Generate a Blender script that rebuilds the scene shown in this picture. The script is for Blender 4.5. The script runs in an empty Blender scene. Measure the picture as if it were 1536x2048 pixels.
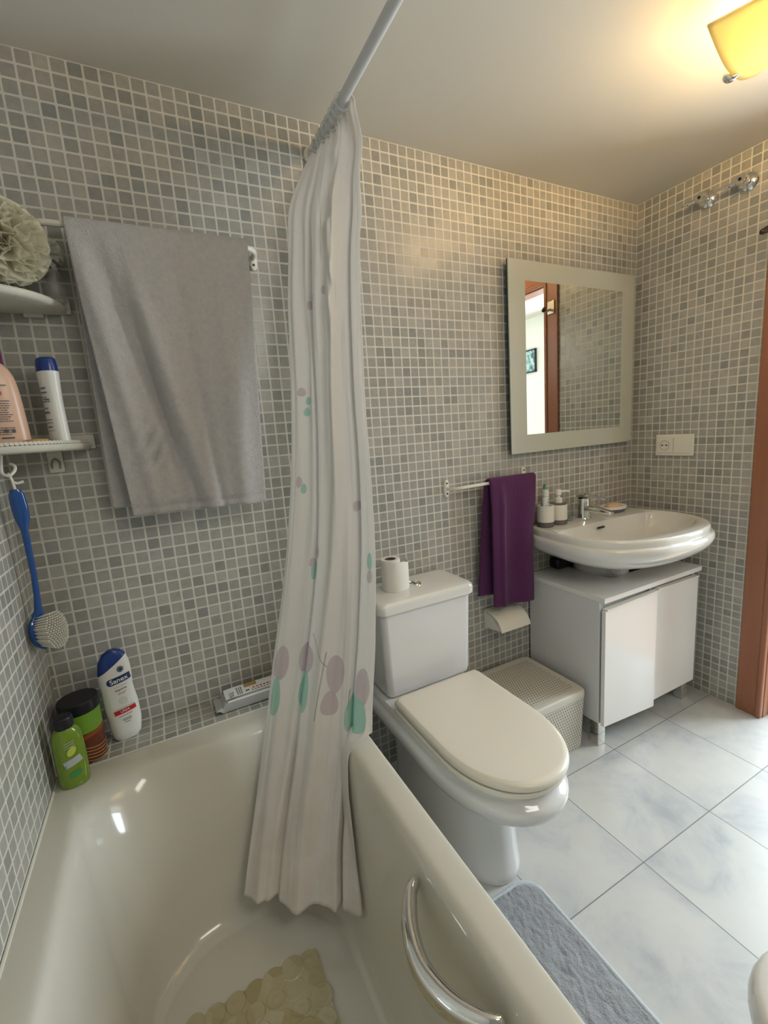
import bpy, bmesh, math, random
from mathutils import Vector, Matrix, noise
PI = math.pi
C = bpy.context.scene.collection
sc = bpy.context.scene

# ------------------------------------------------------------------ camera
cd = bpy.data.cameras.new('camera'); cam = bpy.data.objects.new('camera', cd); C.objects.link(cam)
Rr = Vector((0.88695096, -0.4561836, -0.0722116))
Rd = Vector((-0.14290252, -0.12237496, -0.98214217))
Rf = Vector((0.43920026, 0.88143116, -0.17373037))
mw = Matrix.Identity(4)
for i in range(3):
    mw[i][0] = Rr[i]; mw[i][1] = -Rd[i]; mw[i][2] = -Rf[i]
mw[0][3], mw[1][3], mw[2][3] = 0.33396, -1.39777, 1.26991
cam.matrix_world = mw
cd.sensor_fit = 'VERTICAL'; cd.sensor_height = 24; cd.sensor_width = 24
cd.lens = 884.745 / 2048 * 24
cd.clip_start = 0.01
sc.camera = cam

# ------------------------------------------------------------------ light and exposure
EXPOSURE = 0.2
HALL_WINDOW = 74.0
HALL_CEIL = 14.0
BULB = 360.0
FRONT_FILL = 7.0
sc.view_settings.view_transform = 'Standard'
sc.view_settings.look = 'None'
sc.view_settings.gamma = 1
sc.view_settings.exposure = EXPOSURE
w = bpy.data.worlds.new('world'); sc.world = w; w.use_nodes = True
w.node_tree.nodes['Background'].inputs[0].default_value = (0.6, 0.75, 0.9, 1)
w.node_tree.nodes['Background'].inputs[1].default_value = 0.6

def area(name, loc, size, sy, direction, power, col):
    l = bpy.data.lights.new(name, 'AREA'); l.shape = 'RECTANGLE'; l.size = size; l.size_y = sy
    l.energy = power; l.color = col
    o = bpy.data.objects.new(name, l); C.objects.link(o); o.location = loc
    o.rotation_euler = Vector(direction).to_track_quat('-Z', 'Y').to_euler()
    return o
area('daylight_hall_window', (3.44, -.89, 1.35), 1.04, 1.45, (-1, 0, -0.05), HALL_WINDOW, (0.80, 0.925, 1.0))
area('daylight_hall_end', (2.98, -3.1, 1.4), 0.8, 1.5, (0, 1, 0), HALL_CEIL, (0.85, 0.95, 1.0))
area('added_front_fill', (1.05, -1.77, 1.85), 0.7, 0.45, (0.05, 1, -0.45), FRONT_FILL, (1.0, 0.96, 0.9))  # added fill light before the unseen front wall, which has no window

# ------------------------------------------------------------------ constants of the room
P = 1 / 30
W, H, D = 2.41, 65.8 / 30, 1.80

# ------------------------------------------------------------------ materials
def newmat(name):
    m = bpy.data.materials.new(name); m.use_nodes = True
    nt = m.node_tree; b = nt.nodes['Principled BSDF']
    return m, nt, b

def srgb(r, g, b):
    f = lambda c: (c / 255 / 12.92) if c / 255 <= 0.04045 else ((c / 255 + 0.055) / 1.055) ** 2.4
    return (f(r), f(g), f(b), 1)

def plain(name, col, rough=0.5, metal=0, coat=0, ior=1.5, nscale=0, nbump=0, ncol=0, emit=None, estr=0, trans=0, alpha=1, sheen=0, sss=0):
    m, nt, b = newmat(name)
    b.inputs['Base Color'].default_value = col
    b.inputs['Roughness'].default_value = rough
    b.inputs['Metallic'].default_value = metal
    b.inputs['Coat Weight'].default_value = coat
    b.inputs['Coat Roughness'].default_value = 0.05
    b.inputs['IOR'].default_value = ior
    b.inputs['Transmission Weight'].default_value = trans
    b.inputs['Alpha'].default_value = alpha
    b.inputs['Sheen Weight'].default_value = sheen
    if emit:
        b.inputs['Emission Color'].default_value = emit; b.inputs['Emission Strength'].default_value = estr
    if nscale:
        tc = nt.nodes.new('ShaderNodeTexCoord'); n = nt.nodes.new('ShaderNodeTexNoise')
        n.inputs['Scale'].default_value = nscale; n.inputs['Detail'].default_value = 4
        nt.links.new(tc.outputs['Object'], n.inputs['Vector'])
        if nbump:
            bp = nt.nodes.new('ShaderNodeBump'); bp.inputs['Strength'].default_value = nbump; bp.inputs['Distance'].default_value = 0.004
            nt.links.new(n.outputs['Fac'], bp.inputs['Height']); nt.links.new(bp.outputs['Normal'], b.inputs['Normal'])
        if ncol:
            mx = nt.nodes.new('ShaderNodeMixRGB'); mx.blend_type = 'MULTIPLY'; mx.inputs['Fac'].default_value = ncol
            mx.inputs['Color1'].default_value = col
            nt.links.new(n.outputs['Fac'], mx.inputs['Color2']); nt.links.new(mx.outputs['Color'], b.inputs['Base Color'])
    return m

def mathn(nt, op, a, b=None, c=None):
    n = nt.nodes.new('ShaderNodeMath'); n.operation = op
    for i, v in enumerate((a, b, c)):
        if v is None: continue
        if isinstance(v, (int, float)): n.inputs[i].default_value = v
        else: nt.links.new(v, n.inputs[i])
    return n.outputs[0]

def mosaic(name, ua, uo, va, vo, seed):
    """u = (coord[ua]-uo)/P, v = (coord[va]-vo)/P : small glazed tiles with pale grout"""
    m, nt, b = newmat(name)
    tc = nt.nodes.new('ShaderNodeTexCoord'); sp = nt.nodes.new('ShaderNodeSeparateXYZ')
    nt.links.new(tc.outputs['Object'], sp.inputs[0])
    u = mathn(nt, 'DIVIDE', mathn(nt, 'SUBTRACT', sp.outputs[ua], uo), P)
    v = mathn(nt, 'DIVIDE', mathn(nt, 'SUBTRACT', sp.outputs[va], vo), P)
    fu, fv = mathn(nt, 'FLOOR', u), mathn(nt, 'FLOOR', v)
    cb = nt.nodes.new('ShaderNodeCombineXYZ')
    nt.links.new(fu, cb.inputs[0]); nt.links.new(fv, cb.inputs[1]); cb.inputs[2].default_value = seed
    wn = nt.nodes.new('ShaderNodeTexWhiteNoise'); wn.noise_dimensions = '3D'
    nt.links.new(cb.outputs[0], wn.inputs['Vector'])
    # distance to tile edge, tiles jitter a little
    du = mathn(nt, 'ABSOLUTE', mathn(nt, 'SUBTRACT', mathn(nt, 'FRACT', u), 0.5))
    dv = mathn(nt, 'ABSOLUTE', mathn(nt, 'SUBTRACT', mathn(nt, 'FRACT', v), 0.5))
    rr = 0.09; hx = 0.43
    ax = mathn(nt, 'MAXIMUM', mathn(nt, 'SUBTRACT', du, hx - rr), 0.0)
    ay = mathn(nt, 'MAXIMUM', mathn(nt, 'SUBTRACT', dv, hx - rr), 0.0)
    dist = mathn(nt, 'SUBTRACT', mathn(nt, 'SQRT', mathn(nt, 'ADD', mathn(nt, 'MULTIPLY', ax, ax), mathn(nt, 'MULTIPLY', ay, ay))), rr)
    n1 = nt.nodes.new('ShaderNodeTexNoise'); n1.inputs['Scale'].default_value = 260; n1.inputs['Detail'].default_value = 3
    nt.links.new(tc.outputs['Object'], n1.inputs['Vector'])
    dist = mathn(nt, 'ADD', dist, mathn(nt, 'MULTIPLY', mathn(nt, 'SUBTRACT', n1.outputs['Fac'], 0.5), 0.05))
    ss = nt.nodes.new('ShaderNodeMapRange'); ss.interpolation_type = 'SMOOTHSTEP'
    ss.inputs['From Min'].default_value = -0.022; ss.inputs['From Max'].default_value = 0.018
    nt.links.new(dist, ss.inputs['Value'])
    grout = ss.outputs[0]
    cr = nt.nodes.new('ShaderNodeValToRGB'); cr.color_ramp.interpolation = 'LINEAR'
    el = cr.color_ramp.elements
    el[0].position = 0; el[0].color = (0.270, 0.270, 0.248, 1)
    el[1].position = 1; el[1].color = (0.425, 0.405, 0.360, 1)
    for p_, c_ in ((0.06, (0.275, 0.275, 0.25, 1)), (0.16, (0.315, 0.31, 0.28, 1)), (0.4, (0.345, 0.335, 0.30, 1)), (0.8, (0.375, 0.36, 0.32, 1))):
        e = el.new(p_); e.color = c_
    nt.links.new(wn.outputs['Value'], cr.inputs['Fac'])
    # soft cloud inside each tile
    n2 = nt.nodes.new('ShaderNodeTexNoise'); n2.inputs['Scale'].default_value = 55; n2.inputs['Detail'].default_value = 6; n2.inputs['Roughness'].default_value = .65
    nt.links.new(tc.outputs['Object'], n2.inputs['Vector'])
    k = mathn(nt, 'ADD', mathn(nt, 'MULTIPLY', n2.outputs['Fac'], 0.5), 0.75)
    hs = nt.nodes.new('ShaderNodeHueSaturation'); nt.links.new(cr.outputs['Color'], hs.inputs['Color']); nt.links.new(k, hs.inputs['Value'])
    mx = nt.nodes.new('ShaderNodeMixRGB'); nt.links.new(grout, mx.inputs['Fac']); nt.links.new(hs.outputs['Color'], mx.inputs['Color1'])
    mx.inputs['Color2'].default_value = (0.64, 0.61, 0.54, 1)
    nt.links.new(mx.outputs['Color'], b.inputs['Base Color'])
    rg = mathn(nt, 'ADD', mathn(nt, 'MULTIPLY', grout, 0.4), 0.30); nt.links.new(rg, b.inputs['Roughness'])
    hgt = mathn(nt, 'ADD', mathn(nt, 'MULTIPLY', mathn(nt, 'SUBTRACT', 1.0, grout), 1.0), mathn(nt, 'MULTIPLY', n2.outputs['Fac'], 0.25))
    tilt = mathn(nt, 'MULTIPLY', mathn(nt, 'SUBTRACT', wn.outputs['Value'], 0.5), 0.35)
    hgt = mathn(nt, 'ADD', hgt, tilt)
    bp = nt.nodes.new('ShaderNodeBump'); bp.inputs['Strength'].default_value = 0.35; bp.inputs['Distance'].default_value = 0.0016
    nt.links.new(hgt, bp.inputs['Height']); nt.links.new(bp.outputs['Normal'], b.inputs['Normal'])
    return m

def floor_mat():
    m, nt, b = newmat('floor_tiles')
    tc = nt.nodes.new('ShaderNodeTexCoord'); sp = nt.nodes.new('ShaderNodeSeparateXYZ')
    nt.links.new(tc.outputs['Object'], sp.inputs[0])
    T = 0.3355
    u = mathn(nt, 'DIVIDE', mathn(nt, 'SUBTRACT', sp.outputs[0], 1.7515), T)
    v = mathn(nt, 'DIVIDE', mathn(nt, 'SUBTRACT', sp.outputs[1], -0.4035), 0.334)
    fu, fv = mathn(nt, 'FLOOR', u), mathn(nt, 'FLOOR', v)
    cb = nt.nodes.new('ShaderNodeCombineXYZ'); nt.links.new(fu, cb.inputs[0]); nt.links.new(fv, cb.inputs[1])
    wn = nt.nodes.new('ShaderNodeTexWhiteNoise'); nt.links.new(cb.outputs[0], wn.inputs['Vector'])
    du = mathn(nt, 'SUBTRACT', 0.5, mathn(nt, 'ABSOLUTE', mathn(nt, 'SUBTRACT', mathn(nt, 'FRACT', u), 0.5)))
    dv = mathn(nt, 'SUBTRACT', 0.5, mathn(nt, 'ABSOLUTE', mathn(nt, 'SUBTRACT', mathn(nt, 'FRACT', v), 0.5)))
    d = mathn(nt, 'MINIMUM', du, dv)
    g = mathn(nt, 'LESS_THAN', d, 0.0045)
    off = nt.nodes.new('ShaderNodeVectorMath'); off.operation = 'MULTIPLY_ADD'
    nt.links.new(wn.outputs['Color'], off.inputs[0]); off.inputs[1].default_value = (9, 9, 9); nt.links.new(tc.outputs['Object'], off.inputs[2])
    n1 = nt.nodes.new('ShaderNodeTexNoise'); n1.inputs['Scale'].default_value = 5.5; n1.inputs['Detail'].default_value = 7; n1.inputs['Roughness'].default_value = .62
    n1.inputs['Distortion'].default_value = .5
    nt.links.new(off.outputs[0], n1.inputs['Vector'])
    cr = nt.nodes.new('ShaderNodeValToRGB'); el = cr.color_ramp.elements
    el[0].position = .30; el[0].color = (0.40, 0.42, 0.44, 1); el[1].position = .68; el[1].color = (0.60, 0.60, 0.57, 1)
    e = el.new(.42); e.color = (0.51, 0.52, 0.52, 1); e = el.new(.52); e.color = (0.57, 0.57, 0.55, 1)
    nt.links.new(n1.outputs['Fac'], cr.inputs['Fac'])
    mx = nt.nodes.new('ShaderNodeMixRGB'); nt.links.new(g, mx.inputs['Fac']); nt.links.new(cr.outputs['Color'], mx.inputs['Color1'])
    mx.inputs['Color2'].default_value = (0.23, 0.23, 0.22, 1)
    nt.links.new(mx.outputs['Color'], b.inputs['Base Color'])
    b.inputs['Roughness'].default_value = .28
    bp = nt.nodes.new('ShaderNodeBump'); bp.inputs['Strength'].default_value = .5; bp.inputs['Distance'].default_value = .0015
    hg = mathn(nt, 'ADD', mathn(nt, 'MULTIPLY', mathn(nt, 'SUBTRACT', 1.0, g), 1.0), mathn(nt, 'MULTIPLY', n1.outputs['Fac'], 0.4))
    nt.links.new(hg, bp.inputs['Height']); nt.links.new(bp.outputs['Normal'], b.inputs['Normal'])
    return m

def wood(name, c1, c2, rough=.35, scale=(30, 30, 1.5)):
    m, nt, b = newmat(name)
    tc = nt.nodes.new('ShaderNodeTexCoord'); mp = nt.nodes.new('ShaderNodeMapping'); mp.inputs['Scale'].default_value = scale
    n = nt.nodes.new('ShaderNodeTexNoise'); n.inputs['Scale'].default_value = 2; n.inputs['Detail'].default_value = 5
    nt.links.new(tc.outputs['Object'], mp.inputs[0]); nt.links.new(mp.outputs[0], n.inputs['Vector'])
    cr = nt.nodes.new('ShaderNodeValToRGB'); cr.color_ramp.elements[0].position = .35; cr.color_ramp.elements[1].position = .7
    cr.color_ramp.elements[0].color = c1; cr.color_ramp.elements[1].color = c2
    nt.links.new(n.outputs['Fac'], cr.inputs['Fac']); nt.links.new(cr.outputs['Color'], b.inputs['Base Color'])
    b.inputs['Roughness'].default_value = rough
    return m

def cloth(name, col, scale=700, bump=.6, translucent=0.0, sheen=.3, var=.25):
    m, nt, b = newmat(name)
    tc = nt.nodes.new('ShaderNodeTexCoord')
    n = nt.nodes.new('ShaderNodeTexNoise'); n.inputs['Scale'].default_value = scale; n.inputs['Detail'].default_value = 3
    n2 = nt.nodes.new('ShaderNodeTexNoise'); n2.inputs['Scale'].default_value = scale / 6; n2.inputs['Detail'].default_value = 4
    for q in (n, n2): nt.links.new(tc.outputs['Object'], q.inputs['Vector'])
    s = mathn(nt, 'ADD', n.outputs['Fac'], n2.outputs['Fac'])
    bp = nt.nodes.new('ShaderNodeBump'); bp.inputs['Strength'].default_value = bump; bp.inputs['Distance'].default_value = .003
    nt.links.new(s, bp.inputs['Height']); nt.links.new(bp.outputs['Normal'], b.inputs['Normal'])
    k = mathn(nt, 'ADD', mathn(nt, 'MULTIPLY', s, var), 1 - var)
    hs = nt.nodes.new('ShaderNodeHueSaturation'); hs.inputs['Color'].default_value = col; nt.links.new(k, hs.inputs['Value'])
    nt.links.new(hs.outputs['Color'], b.inputs['Base Color'])
    b.inputs['Roughness'].default_value = .9; b.inputs['Sheen Weight'].default_value = sheen
    return m

M = {}
M['mosaic_back'] = mosaic('mosaic_back', 0, W, 2, H, 1)
M['mosaic_side'] = mosaic('mosaic_side', 1, 0, 2, H, 2)
M['mosaic_left'] = mosaic('mosaic_left', 1, 0, 2, H, 5)
M['mosaic_ledge'] = mosaic('mosaic_ledge', 0, W, 1, 0, 3)
M['floor'] = floor_mat()
M['ceiling'] = plain('ceiling_paint', (0.66, 0.63, 0.56, 1), .75, nscale=60, nbump=.05)
M['ceramic'] = plain('white_ceramic', (0.76, 0.745, 0.70, 1), .09, coat=.6)
M['ceramic_cool'] = plain('toilet_ceramic', (0.72, 0.71, 0.70, 1), .08, coat=.6)
M['enamel'] = plain('bath_enamel', (0.62, 0.595, 0.515, 1), .13, coat=.5)
M['seat_plastic'] = plain('seat_plastic', (0.76, 0.71, 0.61, 1), .22)
M['chrome'] = plain('chrome', (0.80, 0.80, 0.78, 1), .07, metal=1)
M['satin'] = plain('satin_chrome', (0.72, 0.72, 0.70, 1), .2, metal=1)
M['white_plastic'] = plain('white_plastic', (0.78, 0.75, 0.66, 1), .3)
M['rod_paint'] = plain('rod_paint', (0.62, 0.64, 0.66, 1), .35)
M['shelf_plastic'] = plain('shelf_plastic', (0.66, 0.64, 0.55, 1), .28)
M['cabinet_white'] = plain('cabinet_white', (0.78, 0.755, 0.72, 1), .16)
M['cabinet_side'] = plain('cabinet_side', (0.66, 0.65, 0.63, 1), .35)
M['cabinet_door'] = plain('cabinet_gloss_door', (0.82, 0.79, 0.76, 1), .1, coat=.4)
M['dark'] = plain('dark_inside', (0.02, 0.022, 0.028, 1), .6)
M['dark_plastic'] = plain('dark_plastic', (0.008, 0.008, 0.014, 1), .4)
M['grout_dirt'] = plain('silicone', (0.45, 0.42, 0.36, 1), .6)
M['wood'] = wood('orange_wood', srgb(148, 96, 70), srgb(160, 106, 80), .38, (12, 12, .8))
M['wood_dark'] = wood('dark_wood', srgb(48, 30, 18), srgb(68, 42, 24), .35)
M['hall_wall'] = plain('hall_wall_paint', (0.80, 0.78, 0.72, 1), .8)
M['hall_floor'] = wood('hall_floor', srgb(196, 160, 134), srgb(214, 182, 158), .4, (2, 20, 2))
M['towel_grey'] = cloth('grey_terry', (0.485, 0.46, 0.445, 1), 420, 1.0)
M['towel_purple'] = cloth('purple_terry', (0.075, 0.005, 0.068, 1), 520, .7, sheen=.12)
M['rug'] = cloth('grey_pile', (0.30, 0.31, 0.33, 1), 260, 1.0, var=.35)
M['rug_edge'] = cloth('pale_binding', (0.52, 0.56, 0.60, 1), 600, .4)
M['paper'] = cloth('soft_paper', (0.80, 0.77, 0.70, 1), 300, .25, sheen=0, var=.05)
M['card'] = plain('card_core', (0.14, 0.10, 0.07, 1), .8)
M['blue'] = plain('blue_cap', (0.006, 0.035, 0.20, 1), .25)
M['bottle_white'] = plain('bottle_white', (0.72, 0.71, 0.66, 1), .3)
M['red'] = plain('label_red', (0.50, 0.012, 0.015, 1), .4)
M['navy'] = plain('label_navy', (0.01, 0.025, 0.10, 1), .4)
M['ink'] = plain('label_ink', (0.07, 0.075, 0.10, 1), .5)
M['ink_red'] = plain('label_ink_red', (0.45, 0.10, 0.10, 1), .5)
M['silver_ink'] = plain('label_silver', (0.45, 0.47, 0.48, 1), .4)
M['label_white'] = plain('label_white', (0.85, 0.85, 0.82, 1), .4)
M['pink'] = plain('peach_plastic', (0.66, 0.42, 0.30, 1), .3)
M['plum'] = plain('plum_cap', (0.12, 0.02, 0.08, 1), .3)
M['green_clear'] = plain('green_shampoo', (0.17, 0.27, 0.015, 1), .15, coat=.5)
M['green_label'] = plain('green_label', (0.20, 0.42, 0.04, 1), .35)
M['brown_label'] = plain('brown_label', (0.16, 0.035, 0.015, 1), .35)
M['tan_label'] = plain('tan_label', (0.45, 0.27, 0.10, 1), .35)
M['yellow_green'] = plain('avocado_print', (0.50, 0.58, 0.10, 1), .35)
M['leaf_green'] = plain('leaf_print', (0.05, 0.26, 0.08, 1), .35)
M['brush_blue'] = plain('brush_blue', (0.005, 0.07, 0.28, 1), .12, coat=.5)
M['bristle'] = plain('bristle', (0.80, 0.76, 0.66, 1), .5)
M['soap'] = plain('orange_soap', (0.58, 0.33, 0.13, 1), .45)
M['soap_peach'] = plain('peach_soap', (0.72, 0.48, 0.30, 1), .45)
M['pack_silver'] = plain('silver_foil', (0.50, 0.50, 0.49, 1), .38, metal=.35)
M['grey_rubber'] = plain('grey_base', (0.13, 0.12, 0.125, 1), .6)
M['cup_white'] = plain('cup_white', (0.78, 0.74, 0.66, 1), .45)
M['frost'] = plain('frosted_glass', (0.50, 0.51, 0.44, 1), .33)
M['glass_edge'] = plain('glass_edge', (0.015, 0.05, 0.045, 1), .1)
M['mirror'] = plain('mirror_silver', (0.86, 0.89, 0.86, 1), .0, metal=1)
M['glass'] = plain('clear_glass', (0.9, 0.95, 0.93, 1), .03, trans=1)
M['clear_plastic'] = plain('clear_plastic', (0.92, 0.93, 0.93, 1), .15, trans=.85, ior=1.35)
M['brass'] = plain('brass_plate', (0.55, 0.50, 0.40, 1), .3, metal=.8)
M['toilet_teal'] = plain('teal_plastic', (0.01, 0.06, 0.08, 1), .3)
M['print'] = plain('picture_print', (0.2, 0.3, 0.3, 1), .5)
M['shadow_gap'] = plain('recess', (0.25, 0.24, 0.22, 1), .7)

def picture_mat():
    m, nt, b = newmat('landscape_print')
    tc = nt.nodes.new('ShaderNodeTexCoord'); n = nt.nodes.new('ShaderNodeTexNoise'); n.inputs['Scale'].default_value = 22; n.inputs['Detail'].default_value = 6
    nt.links.new(tc.outputs['Object'], n.inputs['Vector'])
    cr = nt.nodes.new('ShaderNodeValToRGB'); el = cr.color_ramp.elements
    el[0].position = .3; el[0].color = (0.03, 0.05, 0.05, 1); el[1].position = .72; el[1].color = (.62, .35, .30, 1)
    for p_, c_ in ((.42, (.08, .14, .11, 1)), (.5, (.15, .36, .42, 1)), (.6, (.5, .6, .55, 1))):
        e = el.new(p_); e.color = c_
    nt.links.new(n.outputs['Fac'], cr.inputs['Fac']); nt.links.new(cr.outputs['Color'], b.inputs['Base Color'])
    return m
M['landscape'] = picture_mat()

def lamp_glass():
    m, nt, b = newmat('amber_lamp_glass')
    b.inputs['Base Color'].default_value = (0.94, 0.84, 0.52, 1); b.inputs['Roughness'].default_value = .25
    tr = nt.nodes.new('ShaderNodeBsdfTranslucent'); tr.inputs[0].default_value = (0.62, 0.60, 0.36, 1)
    mx = nt.nodes.new('ShaderNodeMixShader'); mx.inputs[0].default_value = .55
    out = nt.nodes['Material Output']
    nt.links.new(b.outputs[0], mx.inputs[1]); nt.links.new(tr.outputs[0], mx.inputs[2]); nt.links.new(mx.outputs[0], out.inputs[0])
    return m
M['lamp_glass'] = lamp_glass()

def mesh_puff(name, col, al):
    m, nt, b = newmat(name)
    b.inputs['Base Color'].default_value = col; b.inputs['Roughness'].default_value = .6
    tr = nt.nodes.new('ShaderNodeBsdfTranslucent'); tr.inputs[0].default_value = col
    tp = nt.nodes.new('ShaderNodeBsdfTransparent')
    mx = nt.nodes.new('ShaderNodeMixShader'); mx.inputs[0].default_value = .4
    mx2 = nt.nodes.new('ShaderNodeMixShader'); mx2.inputs[0].default_value = al
    out = nt.nodes['Material Output']
    nt.links.new(b.outputs[0], mx.inputs[1]); nt.links.new(tr.outputs[0], mx.inputs[2])
    nt.links.new(tp.outputs[0], mx2.inputs[1]); nt.links.new(mx.outputs[0], mx2.inputs[2]); nt.links.new(mx2.outputs[0], out.inputs[0])
    return m
M['puff_cream'] = mesh_puff('cream_mesh_puff', (0.80, 0.76, 0.60, 1), .7)
M['puff_white'] = mesh_puff('white_mesh_puff', (0.72, 0.72, 0.66, 1), .8)
M['bag'] = mesh_puff('clear_bag', (0.6, 0.6, 0.56, 1), .3)

def weave_mat(name, ua, va, su=0.0115, sv=0.0125):
    m, nt, b = newmat(name)
    tc = nt.nodes.new('ShaderNodeTexCoord'); sp = nt.nodes.new('ShaderNodeSeparateXYZ'); nt.links.new(tc.outputs['Object'], sp.inputs[0])
    u = mathn(nt, 'DIVIDE', sp.outputs[ua], su); v = mathn(nt, 'DIVIDE', sp.outputs[va], sv)
    row = mathn(nt, 'FLOOR', v)
    u = mathn(nt, 'ADD', u, mathn(nt, 'MULTIPLY', mathn(nt, 'FLOORED_MODULO', row, 2.0), 0.5))
    du = mathn(nt, 'ABSOLUTE', mathn(nt, 'SUBTRACT', mathn(nt, 'FRACT', u), 0.5))
    dv = mathn(nt, 'SUBTRACT', mathn(nt, 'FRACT', v), 0.5)
    # small triangular openings between the strands
    e = mathn(nt, 'ADD', mathn(nt, 'MULTIPLY', du, 1.6), mathn(nt, 'ABSOLUTE', dv))
    hole = nt.nodes.new('ShaderNodeMapRange'); hole.interpolation_type = 'SMOOTHSTEP'
    hole.inputs['From Min'].default_value = .34; hole.inputs['From Max'].default_value = .44
    nt.links.new(e, hole.inputs['Value'])
    mx = nt.nodes.new('ShaderNodeMixRGB'); nt.links.new(hole.outputs[0], mx.inputs['Fac'])
    mx.inputs['Color1'].default_value = (0.15, 0.13, 0.10, 1); mx.inputs['Color2'].default_value = (0.62, 0.59, 0.51, 1)
    nt.links.new(mx.outputs['Color'], b.inputs['Base Color']); b.inputs['Roughness'].default_value = .4
    bp = nt.nodes.new('ShaderNodeBump'); bp.inputs['Strength'].default_value = .8; bp.inputs['Distance'].default_value = .002
    nt.links.new(hole.outputs[0], bp.inputs['Height']); nt.links.new(bp.outputs['Normal'], b.inputs['Normal'])
    return m
M['weave_front'] = weave_mat('woven_front', 0, 2)
M['weave_side'] = weave_mat('woven_side', 1, 2)
M['weave_top'] = weave_mat('woven_top', 0, 1)
M['basket_plain'] = plain('basket_plastic', (0.62, 0.59, 0.51, 1), .35)

def bathmat_mat():
    m, nt, b = newmat('yellowed_bath_mat')
    tc = nt.nodes.new('ShaderNodeTexCoord'); v = nt.nodes.new('ShaderNodeTexVoronoi'); v.inputs['Scale'].default_value = 26
    nt.links.new(tc.outputs['Object'], v.inputs['Vector'])
    cr = nt.nodes.new('ShaderNodeValToRGB'); el = cr.color_ramp.elements
    el[0].position = 0; el[0].color = (0.48, 0.39, 0.18, 1); el[1].position = 1; el[1].color = (0.66, 0.61, 0.43, 1)
    nt.links.new(v.outputs['Color'], cr.inputs['Fac']); nt.links.new(cr.outputs['Color'], b.inputs['Base Color'])
    b.inputs['Roughness'].default_value = .25; b.inputs['Coat Weight'].default_value = .4
    b.inputs['Alpha'].default_value = .8
    bp = nt.nodes.new('ShaderNodeBump'); bp.inputs['Strength'].default_value = .8; bp.inputs['Distance'].default_value = .003
    nt.links.new(v.outputs['Distance'], bp.inputs['Height']); nt.links.new(bp.outputs['Normal'], b.inputs['Normal'])
    return m
M['bathmat'] = bathmat_mat()

# ------------------------------------------------------------------ mesh helpers
def finish(name, bm, mat, parent=None, smooth=True, angle=38, recalc=True):
    if recalc: bmesh.ops.recalc_face_normals(bm, faces=bm.faces[:])
    me = bpy.data.meshes.new(name); bm.to_mesh(me); bm.free()
    if smooth:
        for p in me.polygons: p.use_smooth = True
        me.set_sharp_from_angle(angle=math.radians(angle))
    mats = mat if isinstance(mat, (list, tuple)) else [mat]
    for m in mats: me.materials.append(m)
    o = bpy.data.objects.new(name, me); C.objects.link(o)
    if smooth and angle <= 60:
        wn_ = o.modifiers.new('normals', 'WEIGHTED_NORMAL'); wn_.keep_sharp = True; wn_.weight = 80
    if parent:
        o.parent = parent
        o.matrix_parent_inverse = parent_world(parent).inverted()
    return o

def parent_world(p):
    m = Matrix.Identity(4)
    ch = []
    while p is not None:
        ch.append(p); p = p.parent
    for q in reversed(ch):
        m = m @ q.matrix_parent_inverse @ q.matrix_basis if q.parent else q.matrix_basis.copy()
    return m

def thing(name, label, cat, loc, group=None):
    o = bpy.data.objects.new(name, None); C.objects.link(o); o.location = loc; o.empty_display_size = .05
    o['label'] = label; o['category'] = cat
    if group: o['group'] = group
    return o

def tag(o, label, cat, group=None, kind=None):
    o['label'] = label; o['category'] = cat
    if group: o['group'] = group
    if kind: o['kind'] = kind
    return o

def struct(o): o['kind'] = 'structure'; return o

def abox(bm, x0, x1, y0, y1, z0, z1, bev=0, seg=2, mi=0, mtx=None):
    t = bmesh.new()
    vs = [t.verts.new((x, y, z)) for x in (x0, x1) for y in (y0, y1) for z in (z0, z1)]
    for f in ((0, 1, 3, 2), (4, 6, 7, 5), (0, 4, 5, 1), (2, 3, 7, 6), (0, 2, 6, 4), (1, 5, 7, 3)):
        t.faces.new([vs[i] for i in f])
    bmesh.ops.recalc_face_normals(t, faces=t.faces[:])
    if bev: bmesh.ops.bevel(t, geom=t.edges[:], offset=bev, segments=seg, profile=.5, affect='EDGES')
    if mtx is not None: bmesh.ops.transform(t, matrix=mtx, verts=t.verts[:])
    merge(bm, t, mi)

def merge(bm, t, mi=0):
    mp = {}
    for v in t.verts: mp[v] = bm.verts.new(v.co)
    for f in t.faces:
        try:
            g = bm.faces.new([mp[v] for v in f.verts]); g.material_index = mi
        except ValueError: pass
    t.free()

def loft(bm, rings, cap0=True, cap1=True, closed=True, mi=0):
    R = [[bm.verts.new(p) for p in r] for r in rings]
    n = len(R[0])
    for a, b in zip(R, R[1:]):
        for i in range(n if closed else n - 1):
            j = (i + 1) % n
            try: f = bm.faces.new((a[i], a[j], b[j], b[i])); f.material_index = mi
            except ValueError: pass
    for fl, r in ((cap0, R[0]), (cap1, R[-1])):
        if fl:
            c = bm.verts.new(sum((v.co for v in r), Vector()) / n)
            for i in range(n):
                f = bm.faces.new((r[i], r[(i + 1) % n], c)); f.material_index = mi
    return R

def frames(path):
    path = [Vector(p) for p in path]; out = []
    t0 = (path[1] - path[0]).normalized()
    nrm = t0.orthogonal().normalized()
    for i, p in enumerate(path):
        t = (path[min(i + 1, len(path) - 1)] - path[max(i - 1, 0)]).normalized()
        nrm = (nrm - t * nrm.dot(t)).normalized()
        out.append((p, t, nrm, t.cross(nrm)))
    return out

def tube(bm, path, r, seg=16, cap=True, mi=0):
    rings = []
    for i, (p, t, n, b) in enumerate(frames(path)):
        rr = r[i] if isinstance(r, (list, tuple)) else r
        rings.append([p + (n * math.cos(2 * PI * k / seg) + b * math.sin(2 * PI * k / seg)) * rr for k in range(seg)])
    loft(bm, rings, cap, cap, mi=mi)

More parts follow.
